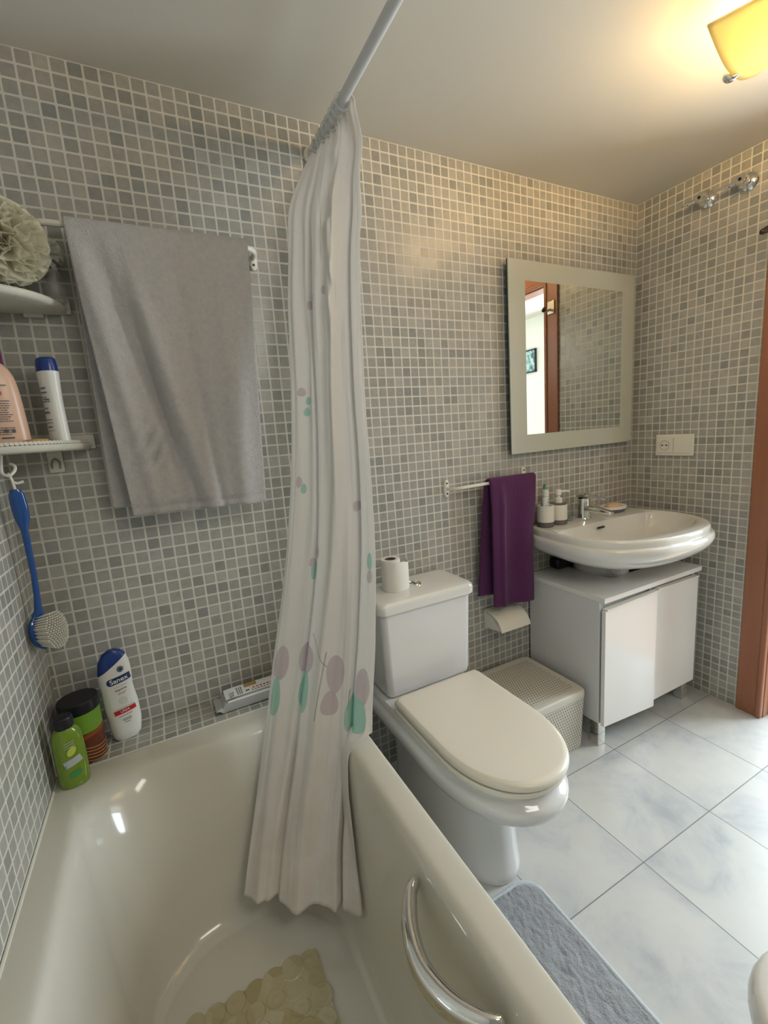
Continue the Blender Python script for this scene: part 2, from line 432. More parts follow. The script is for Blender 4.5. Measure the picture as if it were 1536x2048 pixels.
def smooth_path(pts, n=8, closed=False):
    pts = [Vector(p) for p in pts]; out = []
    m = len(pts)
    rng = range(m if closed else m - 1)
    for i in rng:
        if closed: a, b, c, d = (pts[(i + k) % m] for k in (-1, 0, 1, 2))
        else: a, b, c, d = pts[max(i - 1, 0)], pts[i], pts[i + 1], pts[min(i + 2, m - 1)]
        for k in range(n):
            t = k / n
            out.append(.5 * ((2 * b) + (c - a) * t + (2 * a - 5 * b + 4 * c - d) * t * t + (3 * b - a - 3 * c + d) * t ** 3))
    if not closed: out.append(pts[-1])
    return out

def resample(pts, n):
    """closed polyline to n evenly spaced points"""
    pts = [Vector(p) for p in pts]; L = [0]
    for i in range(len(pts)): L.append(L[-1] + (pts[(i + 1) % len(pts)] - pts[i]).length)
    out = []; j = 0
    for k in range(n):
        s = L[-1] * k / n
        while L[j + 1] < s: j += 1
        t = (s - L[j]) / max(1e-9, L[j + 1] - L[j])
        out.append(pts[j].lerp(pts[(j + 1) % len(pts)], t))
    return out

def lathe(bm, prof, c, seg=32, axis='z', mi=0, sx=1, sy=1, mtx=None):
    rings = []
    for r, z in prof:
        rr = max(r, 1e-5); ring = []
        for k in range(seg):
            a = 2 * PI * k / seg; q = Vector((rr * math.cos(a) * sx, rr * math.sin(a) * sy, z))
            if axis == 'y': q = Vector((q.x, q.z, -q.y)) if False else Vector((q.x, z, q.y))
            if axis == 'x': q = Vector((z, q.x, q.y))
            if mtx is not None: q = mtx @ q
            ring.append(Vector(c) + q)
        rings.append(ring)
    loft(bm, rings, True, True, mi=mi)

def rrect(x0, x1, y0, y1, r, z, n=16):
    """rounded rectangle ring, n points per corner, counter clockwise"""
    out = []
    for cx, cy, a0 in ((x1 - r, y1 - r, 0), (x0 + r, y1 - r, PI / 2), (x0 + r, y0 + r, PI), (x1 - r, y0 + r, 3 * PI / 2)):
        for k in range(n):
            a = a0 + PI / 2 * k / (n - 1)
            out.append(Vector((cx + r * math.cos(a), cy + r * math.sin(a), z)))
    return out

def lerp(a, b, t): return a + (b - a) * t

def interp_rows(rows, n):
    """Catmull-Rom through rows of numbers"""
    out = []; m = len(rows)
    for i in range(m - 1):
        a, b, c, d = rows[max(i - 1, 0)], rows[i], rows[i + 1], rows[min(i + 2, m - 1)]
        for k in range(n):
            t = k / n
            out.append([.5 * ((2 * q) + (r - p) * t + (2 * p - 5 * q + 4 * r - s) * t * t + (3 * q - p - 3 * r + s) * t ** 3) for p, q, r, s in zip(a, b, c, d)])
    out.append(list(rows[-1])); return out

def text_mesh(name, txt, size, fn, mat, parent, bold=0.0, align='CENTER', sx=1.0):
    """lettering as a real mesh; fn maps (u, v) in metres to a world point"""
    cu = bpy.data.curves.new(name, 'FONT'); cu.body = txt; cu.size = size; cu.align_x = align; cu.align_y = 'CENTER'; cu.offset = bold
    cu.resolution_u = 3
    o = bpy.data.objects.new(name, cu); C.objects.link(o)
    bpy.context.view_layer.update()
    me = bpy.data.meshes.new_from_object(o.evaluated_get(bpy.context.evaluated_depsgraph_get()))
    bpy.data.objects.remove(o)
    bm = bmesh.new(); bm.from_mesh(me); bpy.data.meshes.remove(me)
    for v in bm.verts: v.co = fn(v.co.x * sx, v.co.y)
    return finish(name, bm, mat, parent, smooth=False)

def quad_patch(bm, fn, u0, u1, v0, v1, nu=8, nv=2, mi=0):
    g = [[bm.verts.new(fn(lerp(u0, u1, i / nu), lerp(v0, v1, j / nv))) for j in range(nv + 1)] for i in range(nu + 1)]
    for i in range(nu):
        for j in range(nv):
            f = bm.faces.new((g[i][j], g[i + 1][j], g[i + 1][j + 1], g[i][j + 1])); f.material_index = mi

def disc_patch(bm, fn, cu, cv, ru, rv, n=24, mi=0, ang=0):
    c = bm.verts.new(fn(cu, cv)); pts = []
    for k in range(n):
        a = 2 * PI * k / n; x, y = ru * math.cos(a), rv * math.sin(a)
        pts.append(bm.verts.new(fn(cu + x * math.cos(ang) - y * math.sin(ang), cv + x * math.sin(ang) + y * math.cos(ang))))
    for k in range(n):
        f = bm.faces.new((c, pts[k], pts[(k + 1) % n])); f.material_index = mi

# ------------------------------------------------------------------ room shell
def slab(name, x0, x1, y0, y1, z0, z1, mat):
    bm = bmesh.new(); abox(bm, x0, x1, y0, y1, z0, z1)
    return struct(finish(name, bm, mat, smooth=False))
T = .1
slab('floor', -T, W + .09, -D - T, T, -.1, 0, M['floor'])
slab('ceiling', -T, 3.6, -3.3, .6, H, H + .1, M['ceiling'])
slab('wall_back', -T, W + .09, 0, T, 0, H, M['mosaic_back'])
slab('wall_left', -T, 0, -D, 0, 0, H, M['mosaic_left'])
slab('wall_front', -T, W + .09, -D - T, -D, 0, H, M['mosaic_back'])
# right wall with its door opening
DY0, DY1, DZ = -0.585, -1.33, 2.03
bm = bmesh.new()
abox(bm, W, W + .09, DY0, 0, 0, H); abox(bm, W, W + .09, -D, DY1, 0, H); abox(bm, W, W + .09, DY1, DY0, DZ, H)
struct(finish('wall_right', bm, M['mosaic_side'], smooth=False))
# hall beyond the door
slab('floor_hall', W + .09, 3.6, -3.3, .6, -.1, -.001, M['hall_floor'])
WY0, WY1, WZ0, WZ1 = -1.42, -.36, .6, 2.1
bm = bmesh.new()
abox(bm, 3.5, 3.6, WY1, .6, 0, H); abox(bm, 3.5, 3.6, -3.3, WY0, 0, H); abox(bm, 3.5, 3.6, WY0, WY1, 0, WZ0); abox(bm, 3.5, 3.6, WY0, WY1, WZ1, H)
struct(finish('wall_hall_side', bm, M['hall_wall'], smooth=False))
slab('wall_hall_north', W + .09, 3.5, .5, .6, 0, H, M['hall_wall'])
slab('wall_hall_south', W + .09, 3.5, -3.3, -3.2, 0, H, M['hall_wall'])
slab('wall_hall_near', W + .09, W + .14, -3.2, -D - T, 0, H, M['hall_wall'])
bm = bmesh.new()
for a in ((WY0, WY0 + .05, WZ0, WZ1), (WY1 - .05, WY1, WZ0, WZ1), (WY0, WY1, WZ0, WZ0 + .05), (WY0, WY1, WZ1 - .05, WZ1)):
    abox(bm, 3.51, 3.56, a[0], a[1], a[2], a[3], .004)
struct(finish('window_1', bm, M['white_plastic'], smooth=False))

# door casing and jamb
bm = bmesh.new()
def casing(bm, y0, y1, z0, z1):
    abox(bm, W - .014, W, y0, y1, z0, z1, .004, 3)
casing(bm, -.585, -.509, 0, 2.105); casing(bm, -1.406, -1.33, 0, 2.105); casing(bm, -1.33, -.585, 2.03, 2.105)
# raised bead along the inner edge
for y0, y1 in ((-.600, -.580), (-1.335, -1.315)): abox(bm, W - .022, W + .014, y0, y1, 0, 2.035, .006, 3)
abox(bm, W - .022, W + .014, -1.33, -.585, 2.02, 2.045, .006, 3)
abox(bm, W, W + .09, DY0 - .018, DY0 - .001, 0, DZ, .003); abox(bm, W, W + .09, DY1 + .001, DY1 + .018, 0, DZ, .003); abox(bm, W, W + .09, DY1, DY0, DZ - .018, DZ - .001, .003)
abox(bm, W + .05, W + .075, DY0 - .034, DY0 - .018, 0, DZ, .003)
struct(finish('trim_1', bm, M['wood']))

# tiled ledge behind the bath
bm = bmesh.new(); abox(bm, .001, .715, -.131, -.001, 0, .486, .002, 2)
struct(finish('trim_2', bm, M['mosaic_ledge'], smooth=False))

# ------------------------------------------------------------------ bathtub
tub = thing('bathtub', 'long white enamel bathtub along the left wall', 'bathtub', (.36, -.88, 0))
rows = [  # x0 x1 y0 y1 r z
    (.012, .700, -1.700, -.140, .02, .002), (.012, .706, -1.700, -.137, .02, .30), (.008, .716, -1.706, -.135, .02, .44), (.003, .7315, -1.712, -.1325, .02, .462),
    (.002, .733, -1.714, -.132, .02, .474), (.002, .731, -1.713, -.132, .006, .483), (.002, .724, -1.705, -.132, .006, .4868),
    (.036, .698, -1.670, -.162, .05, .4868), (.058, .676, -1.650, -.188, .10, .484), (.070, .666, -1.636, -.205, .13, .474),
    (.080, .658, -1.622, -.222, .15, .45), (.092, .648, -1.60, -.245, .17, .40), (.106, .634, -1.575, -.275, .18, .32),
    (.122, .616, -1.55, -.312, .185, .23), (.135, .602, -1.53, -.345, .19, .165), (.146, .590, -1.51, -.375, .19, .122),
    (.160, .576, -1.485, -.400, .18, .1065), (.182, .554, -1.45, -.430, .165, .1005), (.30, .44, -1.32, -.56, .07, .098)]
bm = bmesh.new()
loft(bm, [rrect(max(a[0], .0015), a[1], a[2], min(a[3], -.1315), max(a[4], .006), a[5], 18) for a in interp_rows(rows, 4)], cap0=False)
finish('basin', bm, M['enamel'], tub, angle=60)

bm = bmesh.new(); tube(bm, [(.0035, -.133, .4885), (.0035, -1.70, .4885)], .0032, 8); tube(bm, [(.004, -.134, .4885), (.712, -.134, .4885)], .0026, 8)
struct(finish('trim_3', bm, M['shelf_plastic']))
# chrome grab handle on the inner side of the tub
hd = thing('grab_handle', 'curved chrome grab handle on the inner side of the bathtub', 'handle', (.64, -.9, .44))
pts = smooth_path([(.652, -.782, .452), (.628, -.800, .446), (.600, -.848, .442), (.588, -.905, .440), (.600, -.962, .444), (.626, -1.005, .452), (.650, -1.022, .460)], 8)
bm = bmesh.new(); n = len(pts); rings = []
for i, (p, t, nn, bb) in enumerate(frames(pts)):
    s = i / (n - 1); k = math.sin(PI * s) ** .5
    up = Vector((0, 0, 1)); up = (up - t * up.dot(t)).normalized(); sd = t.cross(up)
    a, b_ = .004 + .016 * k, .004 + .012 * k
    rings.append([p + up * a * math.cos(2 * PI * q / 20) * 1.25 + sd * b_ * math.sin(2 * PI * q / 20) for q in range(20)])
loft(bm, rings); finish('grip', bm, M['chrome'], hd)
# anti slip mat in the tub
bm = bmesh.new(); rng = random.Random(4)
nx, ny = 9, 17; cx0, cy0 = .192, -.553
for j in range(ny):
    for i in range(8):
        x = cx0 + i * .0405 + (.0 if j % 2 else .005) + rng.uniform(-.002, .002); y = cy0 - j * .040 + rng.uniform(-.002, .002)
        if y < -1.25: continue
        r = rng.uniform(.020, .0255); sgn = rng.uniform(.72, 1.1); a = rng.uniform(0, PI)
        hh = rng.uniform(.0024, .0046); prof = [(.001, .0), (r, .0), (r * 1.01, hh * .6), (r * .93, hh), (r * .84, hh * .8), (r * .4, hh * .7), (r * .3, hh), (.001, hh)]
        m = Matrix.Rotation(a, 4, 'Z') @ Matrix.Diagonal((1, sgn, 1, 1))
        lathe(bm, prof, (x, y, .1030), 14, mtx=m)
abox(bm, .178, .500, -1.22, -.540, .1030, .1050, .0008, 1)
tag(finish('bath_mat', bm, M['bathmat'], angle=50), 'yellowed see-through pebble bath mat on the bathtub floor', 'bath mat')

# ------------------------------------------------------------------ toilet
def dshape(cx, w, yf, yb, z, n=72, p=2.15, ystr=.46):
    """flat back, straight sides, rounded front"""
    pts = []; yc = yf + (yb - yf) * ystr
    for k in range(41):
        a = PI * k / 40
        c, s = math.cos(a), math.sin(a)
        pts.append(Vector((cx + w * math.copysign(abs(c) ** (2 / p), c), yc - (yc - yf) * abs(s) ** (2 / p), z)))
    pts += [Vector((cx - w, lerp(yc, yb, t), z)) for t in (.25, .5, .75, .96)] + [Vector((cx - w * .96, yb, z)), Vector((cx, yb, z)), Vector((cx + w * .96, yb, z))]
    pts += [Vector((cx + w, lerp(yc, yb, t), z)) for t in (.96, .75, .5, .25)]
    return resample(pts, n)
tl = thing('toilet', 'white close-coupled toilet with closed lid beside the bathtub', 'toilet', (1.05, -.35, 0))
TX = 1.05
rows = [(.112, -.588, -.13, .001), (.114, -.590, -.13, .02), (.112, -.585, -.13, .05), (.110, -.578, -.13, .10), (.108, -.572, -.13, .18), (.108, -.578, -.12, .228), (.114, -.604, -.12, .252),
        (.130, -.650, -.10, .275), (.154, -.698, -.08, .297), (.171, -.730, -.06, .322), (.179, -.746, -.05, .349), (.178, -.745, -.04, .368), (.168, -.728, -.03, .382), (.165, -.722, -.022, .392), (.160, -.714, -.022, .402)]
bm = bmesh.new(); loft(bm, [dshape(TX, a[0], a[1], a[2], a[3]) for a in interp_rows(rows, 4)])
finish('bowl', bm, M['ceramic_cool'], tl, angle=60)
for sgn in (-1,):
    bm = bmesh.new(); lathe(bm, [(.001, 0), (.009, 0), (.009, .006), (.005, .011), (.001, .012)], (TX - .128, -.33, .001)); finish('floor_bolt', bm, M['dark_plastic'], tl)
bm = bmesh.new()
rows = [(.160, -.727, -.262, .4045), (.166, -.735, -.256, .408), (.167, -.736, -.256, .416), (.164, -.732, -.258, .4205)]
loft(bm, [dshape(TX, a[0], a[1], a[2], a[3]) for a in rows]); finish('seat', bm, M['seat_plastic'], tl, angle=50)
bm = bmesh.new()
rows = [(.158, -.722, -.256, .4215), (.1655, -.738, -.252, .425), (.167, -.741, -.251, .434), (.1655, -.738, -.252, .441), (.160, -.729, -.256, .4455), (.150, -.714, -.266, .4475), (.10, -.64, -.30, .4485), (.03, -.5, -.40, .449)]
loft(bm, [dshape(TX + .003, a[0] - .002, a[1], a[2], a[3]) for a in interp_rows(rows, 3)]); finish('lid', bm, M['seat_plastic'], tl, angle=50)
for s in (-1, 1):
    bm = bmesh.new(); abox(bm, TX + s * .075 - .018, TX + s * .075 + .018, -.250, -.222, .403, .424, .006, 3); finish('hinge', bm, M['white_plastic'], tl)
bm = bmesh.new()
rows = [(.915, 1.222, -.188, -.022, .02, .4035), (.905, 1.232, -.196, -.016, .022, .409), (.902, 1.236, -.199, -.014, .022, .43), (.893, 1.245, -.205, -.012, .022, .695), (.893, 1.245, -.205, -.012, .022, .7005)]
loft(bm, [rrect(*a[:5], a[5], 10) for a in rows]); finish('cistern', bm, M['ceramic_cool'], tl, angle=50)
bm = bmesh.new()
rows = [(.885, 1.253, -.213, -.006, .024, .7015), (.881, 1.257, -.217, -.004, .026, .707), (.881, 1.257, -.217, -.004, .026, .728), (.884, 1.254, -.214, -.007, .028, .7375), (.892, 1.246, -.206, -.012, .028, .742), (.92, 1.215, -.18, -.03, .03, .744)]
loft(bm, [rrect(*a[:5], a[5], 10) for a in rows]); finish('cistern_lid', bm, M['ceramic'], tl, angle=50)
bm = bmesh.new(); lathe(bm, [(.001, 0), (.024, 0), (.024, .004), (.021, .007), (.020, .0045), (.001, .005)], (1.075, -.108, .7425)); finish('flush_button', bm, M['chrome'], tl)
bm = bmesh.new(); abox(bm, 1.0742, 1.0758, -.127, -.089, .7475, .7485); finish('button_gap', bm, M['dark_plastic'], tl, smooth=False)

# toilet roll standing on the cistern
tr = thing('toilet_roll', 'toilet roll with a loose curled sheet standing on the cistern lid', 'toilet roll', (1.0, -.09, .744))
bm = bmesh.new()
def annulus(bm, c, r0, r1, z0, z1, seg=36):
    rings = []
    for r, z in ((r0, z0), (r1, z0), (r1, z1), (r1 - .001, z1 + .0008), (r0 + .001, z1 + .0008), (r0, z1), (r0, z0)):
        rings.append([Vector((c[0] + r * math.cos(2 * PI * k / seg), c[1] + r * math.sin(2 * PI * k / seg), z)) for k in range(seg)])
    loft(bm, rings, False, False)
annulus(bm, (.988, -.105), .0195, .033, .7445, .852); finish('roll', bm, M['paper'], tr, angle=50)
bm = bmesh.new(); annulus(bm, (.988, -.105), .0180, .0193, .745, .851); finish('core', bm, M['card'], tr, angle=50)
# loose sheet: spiral leaving the roll toward the right
path = []
for k in range(30):
    a = PI * 1.15 + k / 29 * PI * .95; r = .034 + .020 * (k / 29) ** 1.2
    path.append(Vector((.988 + r * math.cos(a) + .018 * (k / 29) ** 1.5, -.105 + r * math.sin(a), 0)))
bm = bmesh.new(); g = []
for i, p in enumerate(path):
    h = .849 - .012 * (i / 29) - .006 * math.sin(i * .35) * (i / 29)
    t = (path[min(i + 1, 29)] - path[max(i - 1, 0)]).normalized(); nn = Vector((t.y, -t.x, 0)) * .0006
    g.append([bm.verts.new((p + nn).to_tuple()[:2] + (.7445,)), bm.verts.new((p + nn).to_tuple()[:2] + (h,)), bm.verts.new((p - nn).to_tuple()[:2] + (h,)), bm.verts.new((p - nn).to_tuple()[:2] + (.7445,))])
for a, b in zip(g, g[1:]):
    for i in range(4): bm.faces.new((a[i], a[(i + 1) % 4], b[(i + 1) % 4], b[i]))
bm.faces.new(g[0]); bm.faces.new(g[-1])
finish('loose_sheet', bm, M['paper'], tr, angle=50)

# toilet brush behind the toilet
tb = thing('toilet_brush', 'toilet brush in a dark holder on the floor behind the toilet', 'toilet brush', (.815, -.12, 0))
bm = bmesh.new(); lathe(bm, [(.001, .001), (.042, .001), (.045, .01), (.040, .10), (.034, .13), (.030, .132), (.001, .128)], (.815, -.09, 0)); finish('holder', bm, M['toilet_teal'], tb)
bm = bmesh.new(); tube(bm, smooth_path([(.815, -.09, .13), (.83, -.095, .2), (.848, -.10, .26)], 5), [.006] * 11, 12); finish('stick', bm, M['toilet_teal'], tb)
bm = bmesh.new(); tube(bm, smooth_path([(.8485, -.1005, .262), (.852, -.105, .285), (.858, -.11, .305), (.862, -.112, .32)], 4), [.007, .0095, .011, .012, .0125, .0125, .012, .0115, .011, .0095, .008, .006, .003], 14)
finish('grip', bm, M['white_plastic'], tb)

# ------------------------------------------------------------------ woven basket
bk = thing('storage_basket', 'low beige woven plastic basket with lid between toilet and cabinet', 'basket', (1.5, -.17, 0))
bm = bmesh.new()
bx0, bx1, by0, by1 = 1.345, 1.680, -.337, -.014
loft(bm, [rrect(bx0 + d, bx1 - d, by0 + d, by1 - d, .02, z, 8) for d, z in ((.012, .001), (.010, .01), (.003, .215), (.003, .218))])
me_o = finish('body', bm, [M['weave_front'], M['weave_side'], M['basket_plain']], bk, angle=50)
for p in me_o.data.polygons:
    n = p.normal; p.material_index = 1 if abs(n.x) > abs(n.y) and abs(n.z) < .5 else (0 if abs(n.z) < .5 else 2)
bm = bmesh.new()
loft(bm, [rrect(bx0 + d, bx1 - d, by0 + d, by1 - d, .026, z, 8) for d, z in ((.002, .2185), (0, .221), (0, .242), (.004, .248), (.010, .250), (.028, .250), (.032, .2475))], cap1=True)
finish('lid', bm, M['basket_plain'], bk, angle=50)
bm = bmesh.new(); abox(bm, bx0 + .033, bx1 - .033, by0 + .033, by1 - .033, .2476, .2492); finish('woven_panel', bm, M['weave_top'], bk, smooth=False)

# ------------------------------------------------------------------ vanity cabinet
cb = thing('sink_cabinet', 'white two-door cabinet on chrome legs under the washbasin', 'cabinet', (2.015, -.19, 0))
cx0, cx1, cyf = 1.712, 2.318, -.360
bm = bmesh.new()
abox(bm, cx0, cx0 + .017, cyf, -.012, .100, .600, .001, 1); abox(bm, cx1 - .017, cx1, cyf, -.012, .100, .600, .001, 1)
abox(bm, cx0 + .017, cx1 - .017, cyf + .004, -.012, .100, .117)
abox(bm, cx0 + .017, cx1 - .017, cyf + .006, cyf + .022, .545, .600)
abox(bm, 2.006, 2.022, cyf + .0, cyf + .0055, .117, .600)
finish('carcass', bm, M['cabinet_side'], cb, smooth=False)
# top board with pipe cut-out (open to the back)
bm = bmesh.new()
out = [(1.710, -.004), (1.710, -.383), (2.330, -.383), (2.330, -.004)]
def cut(z):
    pts = [Vector((2.165, -.004, z)), Vector((2.165, -.20, z))] + [Vector((2.125 + .04 * math.cos(a), -.215 + .04 * math.sin(a), z)) for a in [-k * PI / 2 / 6 for k in range(7)]] + \
          [Vector((1.945 - .03 * math.sin(a), -.225 - .03 * math.cos(a), z)) for a in [k * PI / 2 / 6 for k in range(7)]] + [Vector((1.915, -.12, z)), Vector((1.915, -.004, z))]
    return pts
def board(bm, z0, z1):
    for z, flip in ((z1, 0), (z0, 1)):
        c = cut(z); vo = [Vector((x, y, z)) for x, y in out]
        loop = [vo[3]] + c + [vo[0], vo[1], vo[2]]
        vs = [bm.verts.new(p) for p in loop]
        if flip: vs = vs[::-1]
        f = bm.faces.new(vs)
    bmesh.ops.triangulate(bm, faces=bm.faces[:])
    c0, c1 = cut(z0), cut(z1); a = [Vector((2.330, -.004, z0))] + c0 + [Vector((x, y, z0)) for x, y in out[:3]]
    n = len(a)
    vs = [(bm.verts.new(p), bm.verts.new((p.x, p.y, z1))) for p in a]
    for i in range(n): bm.faces.new((vs[i][0], vs[(i + 1) % n][0], vs[(i + 1) % n][1], vs[i][1]))
board(bm, .6005, .6195)
bmesh.ops.remove_doubles(bm, verts=bm.verts[:], dist=.00001)
finish('top_board', bm, M['cabinet_white'], cb, smooth=False)
# doors, the left one sagging
def door(x0, x1, zl, zr, ztl, ztr, yo):
    bm = bmesh.new()
    t = bmesh.new()
    vs = [t.verts.new(p) for p in ((x0, yo, zl), (x1, yo, zr), (x1, yo, ztr), (x0, yo, ztl), (x0, yo + .016, zl), (x1, yo + .016, zr), (x1, yo + .016, ztr), (x0, yo + .016, ztl))]
    for f in ((0, 1, 2, 3), (7, 6, 5, 4), (0, 4, 5, 1), (3, 2, 6, 7), (0, 3, 7, 4), (1, 5, 6, 2)): t.faces.new([vs[i] for i in f])
    bmesh.ops.bevel(t, geom=t.edges[:], offset=.001, segments=2, affect='EDGES'); merge(bm, t)
    d = finish('door', bm, M['cabinet_door'], cb)
    bm = bmesh.new()
    t = bmesh.new()
    a, b_ = lerp(x0, x1, .02), lerp(x0, x1, .995)
    m = Matrix.Translation((0, 0, 0))
    vs = [t.verts.new(p) for p in ((a, yo - .004, ztl + .0005), (b_, yo - .004, ztr + .0005), (b_, yo + .016, ztr + .0005), (a, yo + .016, ztl + .0005), (a, yo - .004, ztl + .006), (b_, yo - .004, ztr + .006), (b_, yo + .016, ztr + .006), (a, yo + .016, ztl + .006))]
    for f in ((0, 1, 2, 3), (7, 6, 5, 4), (0, 4, 5, 1), (3, 2, 6, 7), (0, 3, 7, 4), (1, 5, 6, 2)): t.faces.new([vs[i] for i in f])
    merge(bm, t); finish('handle', bm, M['white_plastic'], d, smooth=False)
door(1.7135, 2.0245, .098, .074, .570, .577, cyf - .0245)
door(2.028, 2.3165, .096, .094, .578, .574, cyf - .0185)
for x in (1.716, 2.272):
    for y0, y1 in ((cyf, cyf + .04), (-.06, -.02)):
        bm = bmesh.new(); abox(bm, x, x + .040, y0, y1, .001, .0995, .003, 2); finish('leg', bm, M['chrome'], cb)

# pipe below cabinet visible as a white round foot
pf = bmesh.new(); lathe(pf, [(.001, .001), (.032, .001), (.034, .01), (.024, .05), (.024, .099)], (1.93, -.20, 0)); tag(finish('drain_pipe', pf, M['white_plastic']), 'white drain pipe reaching the floor under the cabinet', 'pipe')

# ------------------------------------------------------------------ washbasin
sk = thing('washbasin', 'white ceramic washbasin with rolled front edge above the cabinet', 'washbasin', (2.02, -.25, .6))
N = 96
def closed_outline(pts, N):
    sm = smooth_path([(x, y, 0) for x, y in pts], 10, closed=True)
    return resample(sm, N)
outer = closed_outline([(2.02, -.004), (1.86, -.004), (1.725, -.006), (1.694, -.04), (1.674, -.13), (1.664, -.235), (1.680, -.345), (1.745, -.435), (1.865, -.495), (2.02, -.513), (2.175, -.497), (2.285, -.44), (2.352, -.345), (2.374, -.235), (2.366, -.13), (2.345, -.04), (2.312, -.006), (2.18, -.004)], N)
inner = closed_outline([(2.02, -.140), (1.90, -.140), (1.775, -.148), (1.715, -.165), (1.695, -.22), (1.705, -.30), (1.76, -.375), (1.875, -.420), (2.02, -.432), (2.165, -.420), (2.275, -.375), (2.330, -.30), (2.338, -.22), (2.315, -.165), (2.26, -.148), (2.14, -.140)], N)
def sc_out(s, z, sb=None):
    """scale front of outline about the wall side centre"""
    cx, cy = 2.02, -.20
    r = []
    for p in outer:
        x = cx + (p.x - cx) * s; y = cy + (p.y - cy) * s
        if p.y > cy and sb is None: y = min(-.004, cy + (p.y - cy) * max(s, .98)) if s > .8 else y
        r.append(Vector((x, min(y, -.003), z)))
    return r
def sc_in(s, z, dz=0):
    cx, cy = 2.02, -.30
    return [Vector((cx + (p.x - cx) * s, cy + (p.y - cy) * s, z)) for p in inner]
rings = [sc_out(.16, .672), sc_out(.30, .676), sc_out(.48, .684), sc_out(.66, .698), sc_out(.80, .716), sc_out(.90, .736), sc_out(.96, .755), sc_out(.990, .771), sc_out(1.0, .784), sc_out(.998, .796), sc_out(.984, .804), sc_out(.968, .8055), sc_out(.957, .8065), sc_out(.954, .812), sc_out(.957, .822), sc_out(.952, .830), sc_out(.940, .8345), sc_out(.922, .8350)]
top = rings[-1]
for t, z in ((.35, .8345), (.7, .8335), (1.0, .829)):
    rings.append([a.lerp(b, t) for a, b in zip([Vector((p.x, p.y, z)) for p in top], [Vector((p.x, p.y, z)) for p in inner])])
rings += [sc_in(.985, .822), sc_in(.965, .806), sc_in(.93, .780), sc_in(.86, .755), sc_in(.72, .732), sc_in(.5, .718), sc_in(.25, .711), sc_in(.08, .708)]
bm = bmesh.new(); loft(bm, rings); finish('basin', bm, M['ceramic'], sk, angle=55)
bm = bmesh.new(); lathe(bm, [(.001, 0), (.026, 0), (.026, .002), (.022, .004), (.018, .002), (.001, .002)], (2.02, -.30, .7105)); finish('drain', bm, M['chrome'], sk)
# overflow slot on the back slope of the bowl
bm = bmesh.new()
ov = Matrix.Translation((1.985, -.157, .808)) @ Matrix.Rotation(-.35, 4, 'X')
abox(bm, -.021, .021, -.004, .004, -.0045, .0045, .003, 3, mtx=ov); finish('overflow_slot', bm, M['dark'], sk)
# pedestal shroud reaching into the cut-out
bm = bmesh.new()
rows = [(.115, .50), (.118, .56), (.120, .61), (.120, .67)]
loft(bm, [[Vector((2.012 + r * .82 * math.cos(a), -.135 + r * math.sin(a), z)) for a in [2 * PI * k / 40 for k in range(40)]] for r, z in rows])
finish('siphon_cover', bm, M['ceramic'], sk)

bm = bmesh.new(); abox(bm, 1.84, 1.925, -.055, -.004, .622, .672, .012, 3); tube(bm, smooth_path([(1.90, -.03, .64), (1.95, -.045, .645), (2.0, -.09, .65)], 5), .016, 14); finish('dark_pipe_hole', bm, M['dark_plastic'], sk)  # dark block and tube stand in for the shaded pipe hole under the basin
# tap
fc = thing('tap', 'chrome single-lever mixer tap at the back of the washbasin', 'tap', (1.985, -.075, .835))
bm = bmesh.new(); lathe(bm, [(.001, .8348), (.030, .8348), (.031, .839), (.0265, .843), (.0255, .90), (.0255, .925), (.0265, .928), (.001, .928)], (1.985, -.07, 0)); finish('body', bm, M['chrome'], fc, angle=50)
bm = bmesh.new()
ax = Vector((.12, -.99, 0)).normalized(); sd = Vector((.99, .12, 0)).normalized()
rings = []
for s, wv, zt, zb in ((.0, .021, .900, .866), (.03, .020, .900, .868), (.06, .019, .895, .867), (.09, .018, .888, .865), (.115, .016, .882, .862), (.122, .013, .878, .863)):
    c0 = Vector((1.985, -.078, 0)) + ax * s
    ring = []
    for k in range(20):
        a = 2 * PI * k / 20; ca, sa = math.cos(a), math.sin(a)
        ring.append(c0 + sd * wv * math.copysign(abs(ca) ** .6, ca) + Vector((0, 0, (zt + zb) / 2 + (zt - zb) / 2 * math.copysign(abs(sa) ** .6, sa))))
    rings.append(ring)
loft(bm, rings); finish('spout', bm, M['chrome'], fc, angle=50)
bm = bmesh.new()
rings = []
for s, wv, zt, zb in ((-.026, .018, .948, .9285), (-.01, .023, .954, .929), (.02, .022, .952, .930), (.045, .018, .944, .933), (.075, .015, .939, .930), (.098, .012, .935, .928), (.104, .009, .933, .928)):
    c0 = Vector((1.985, -.07, 0)) + ax * s; ring = []
    for k in range(20):
        a = 2 * PI * k / 20; ca, sa = math.cos(a), math.sin(a)
        ring.append(c0 + sd * wv * math.copysign(abs(ca) ** .6, ca) + Vector((0, 0, (zt + zb) / 2 + (zt - zb) / 2 * math.copysign(abs(sa) ** .6, sa))))
    rings.append(ring)
loft(bm, rings); finish('lever', bm, M['chrome'], fc, angle=50)

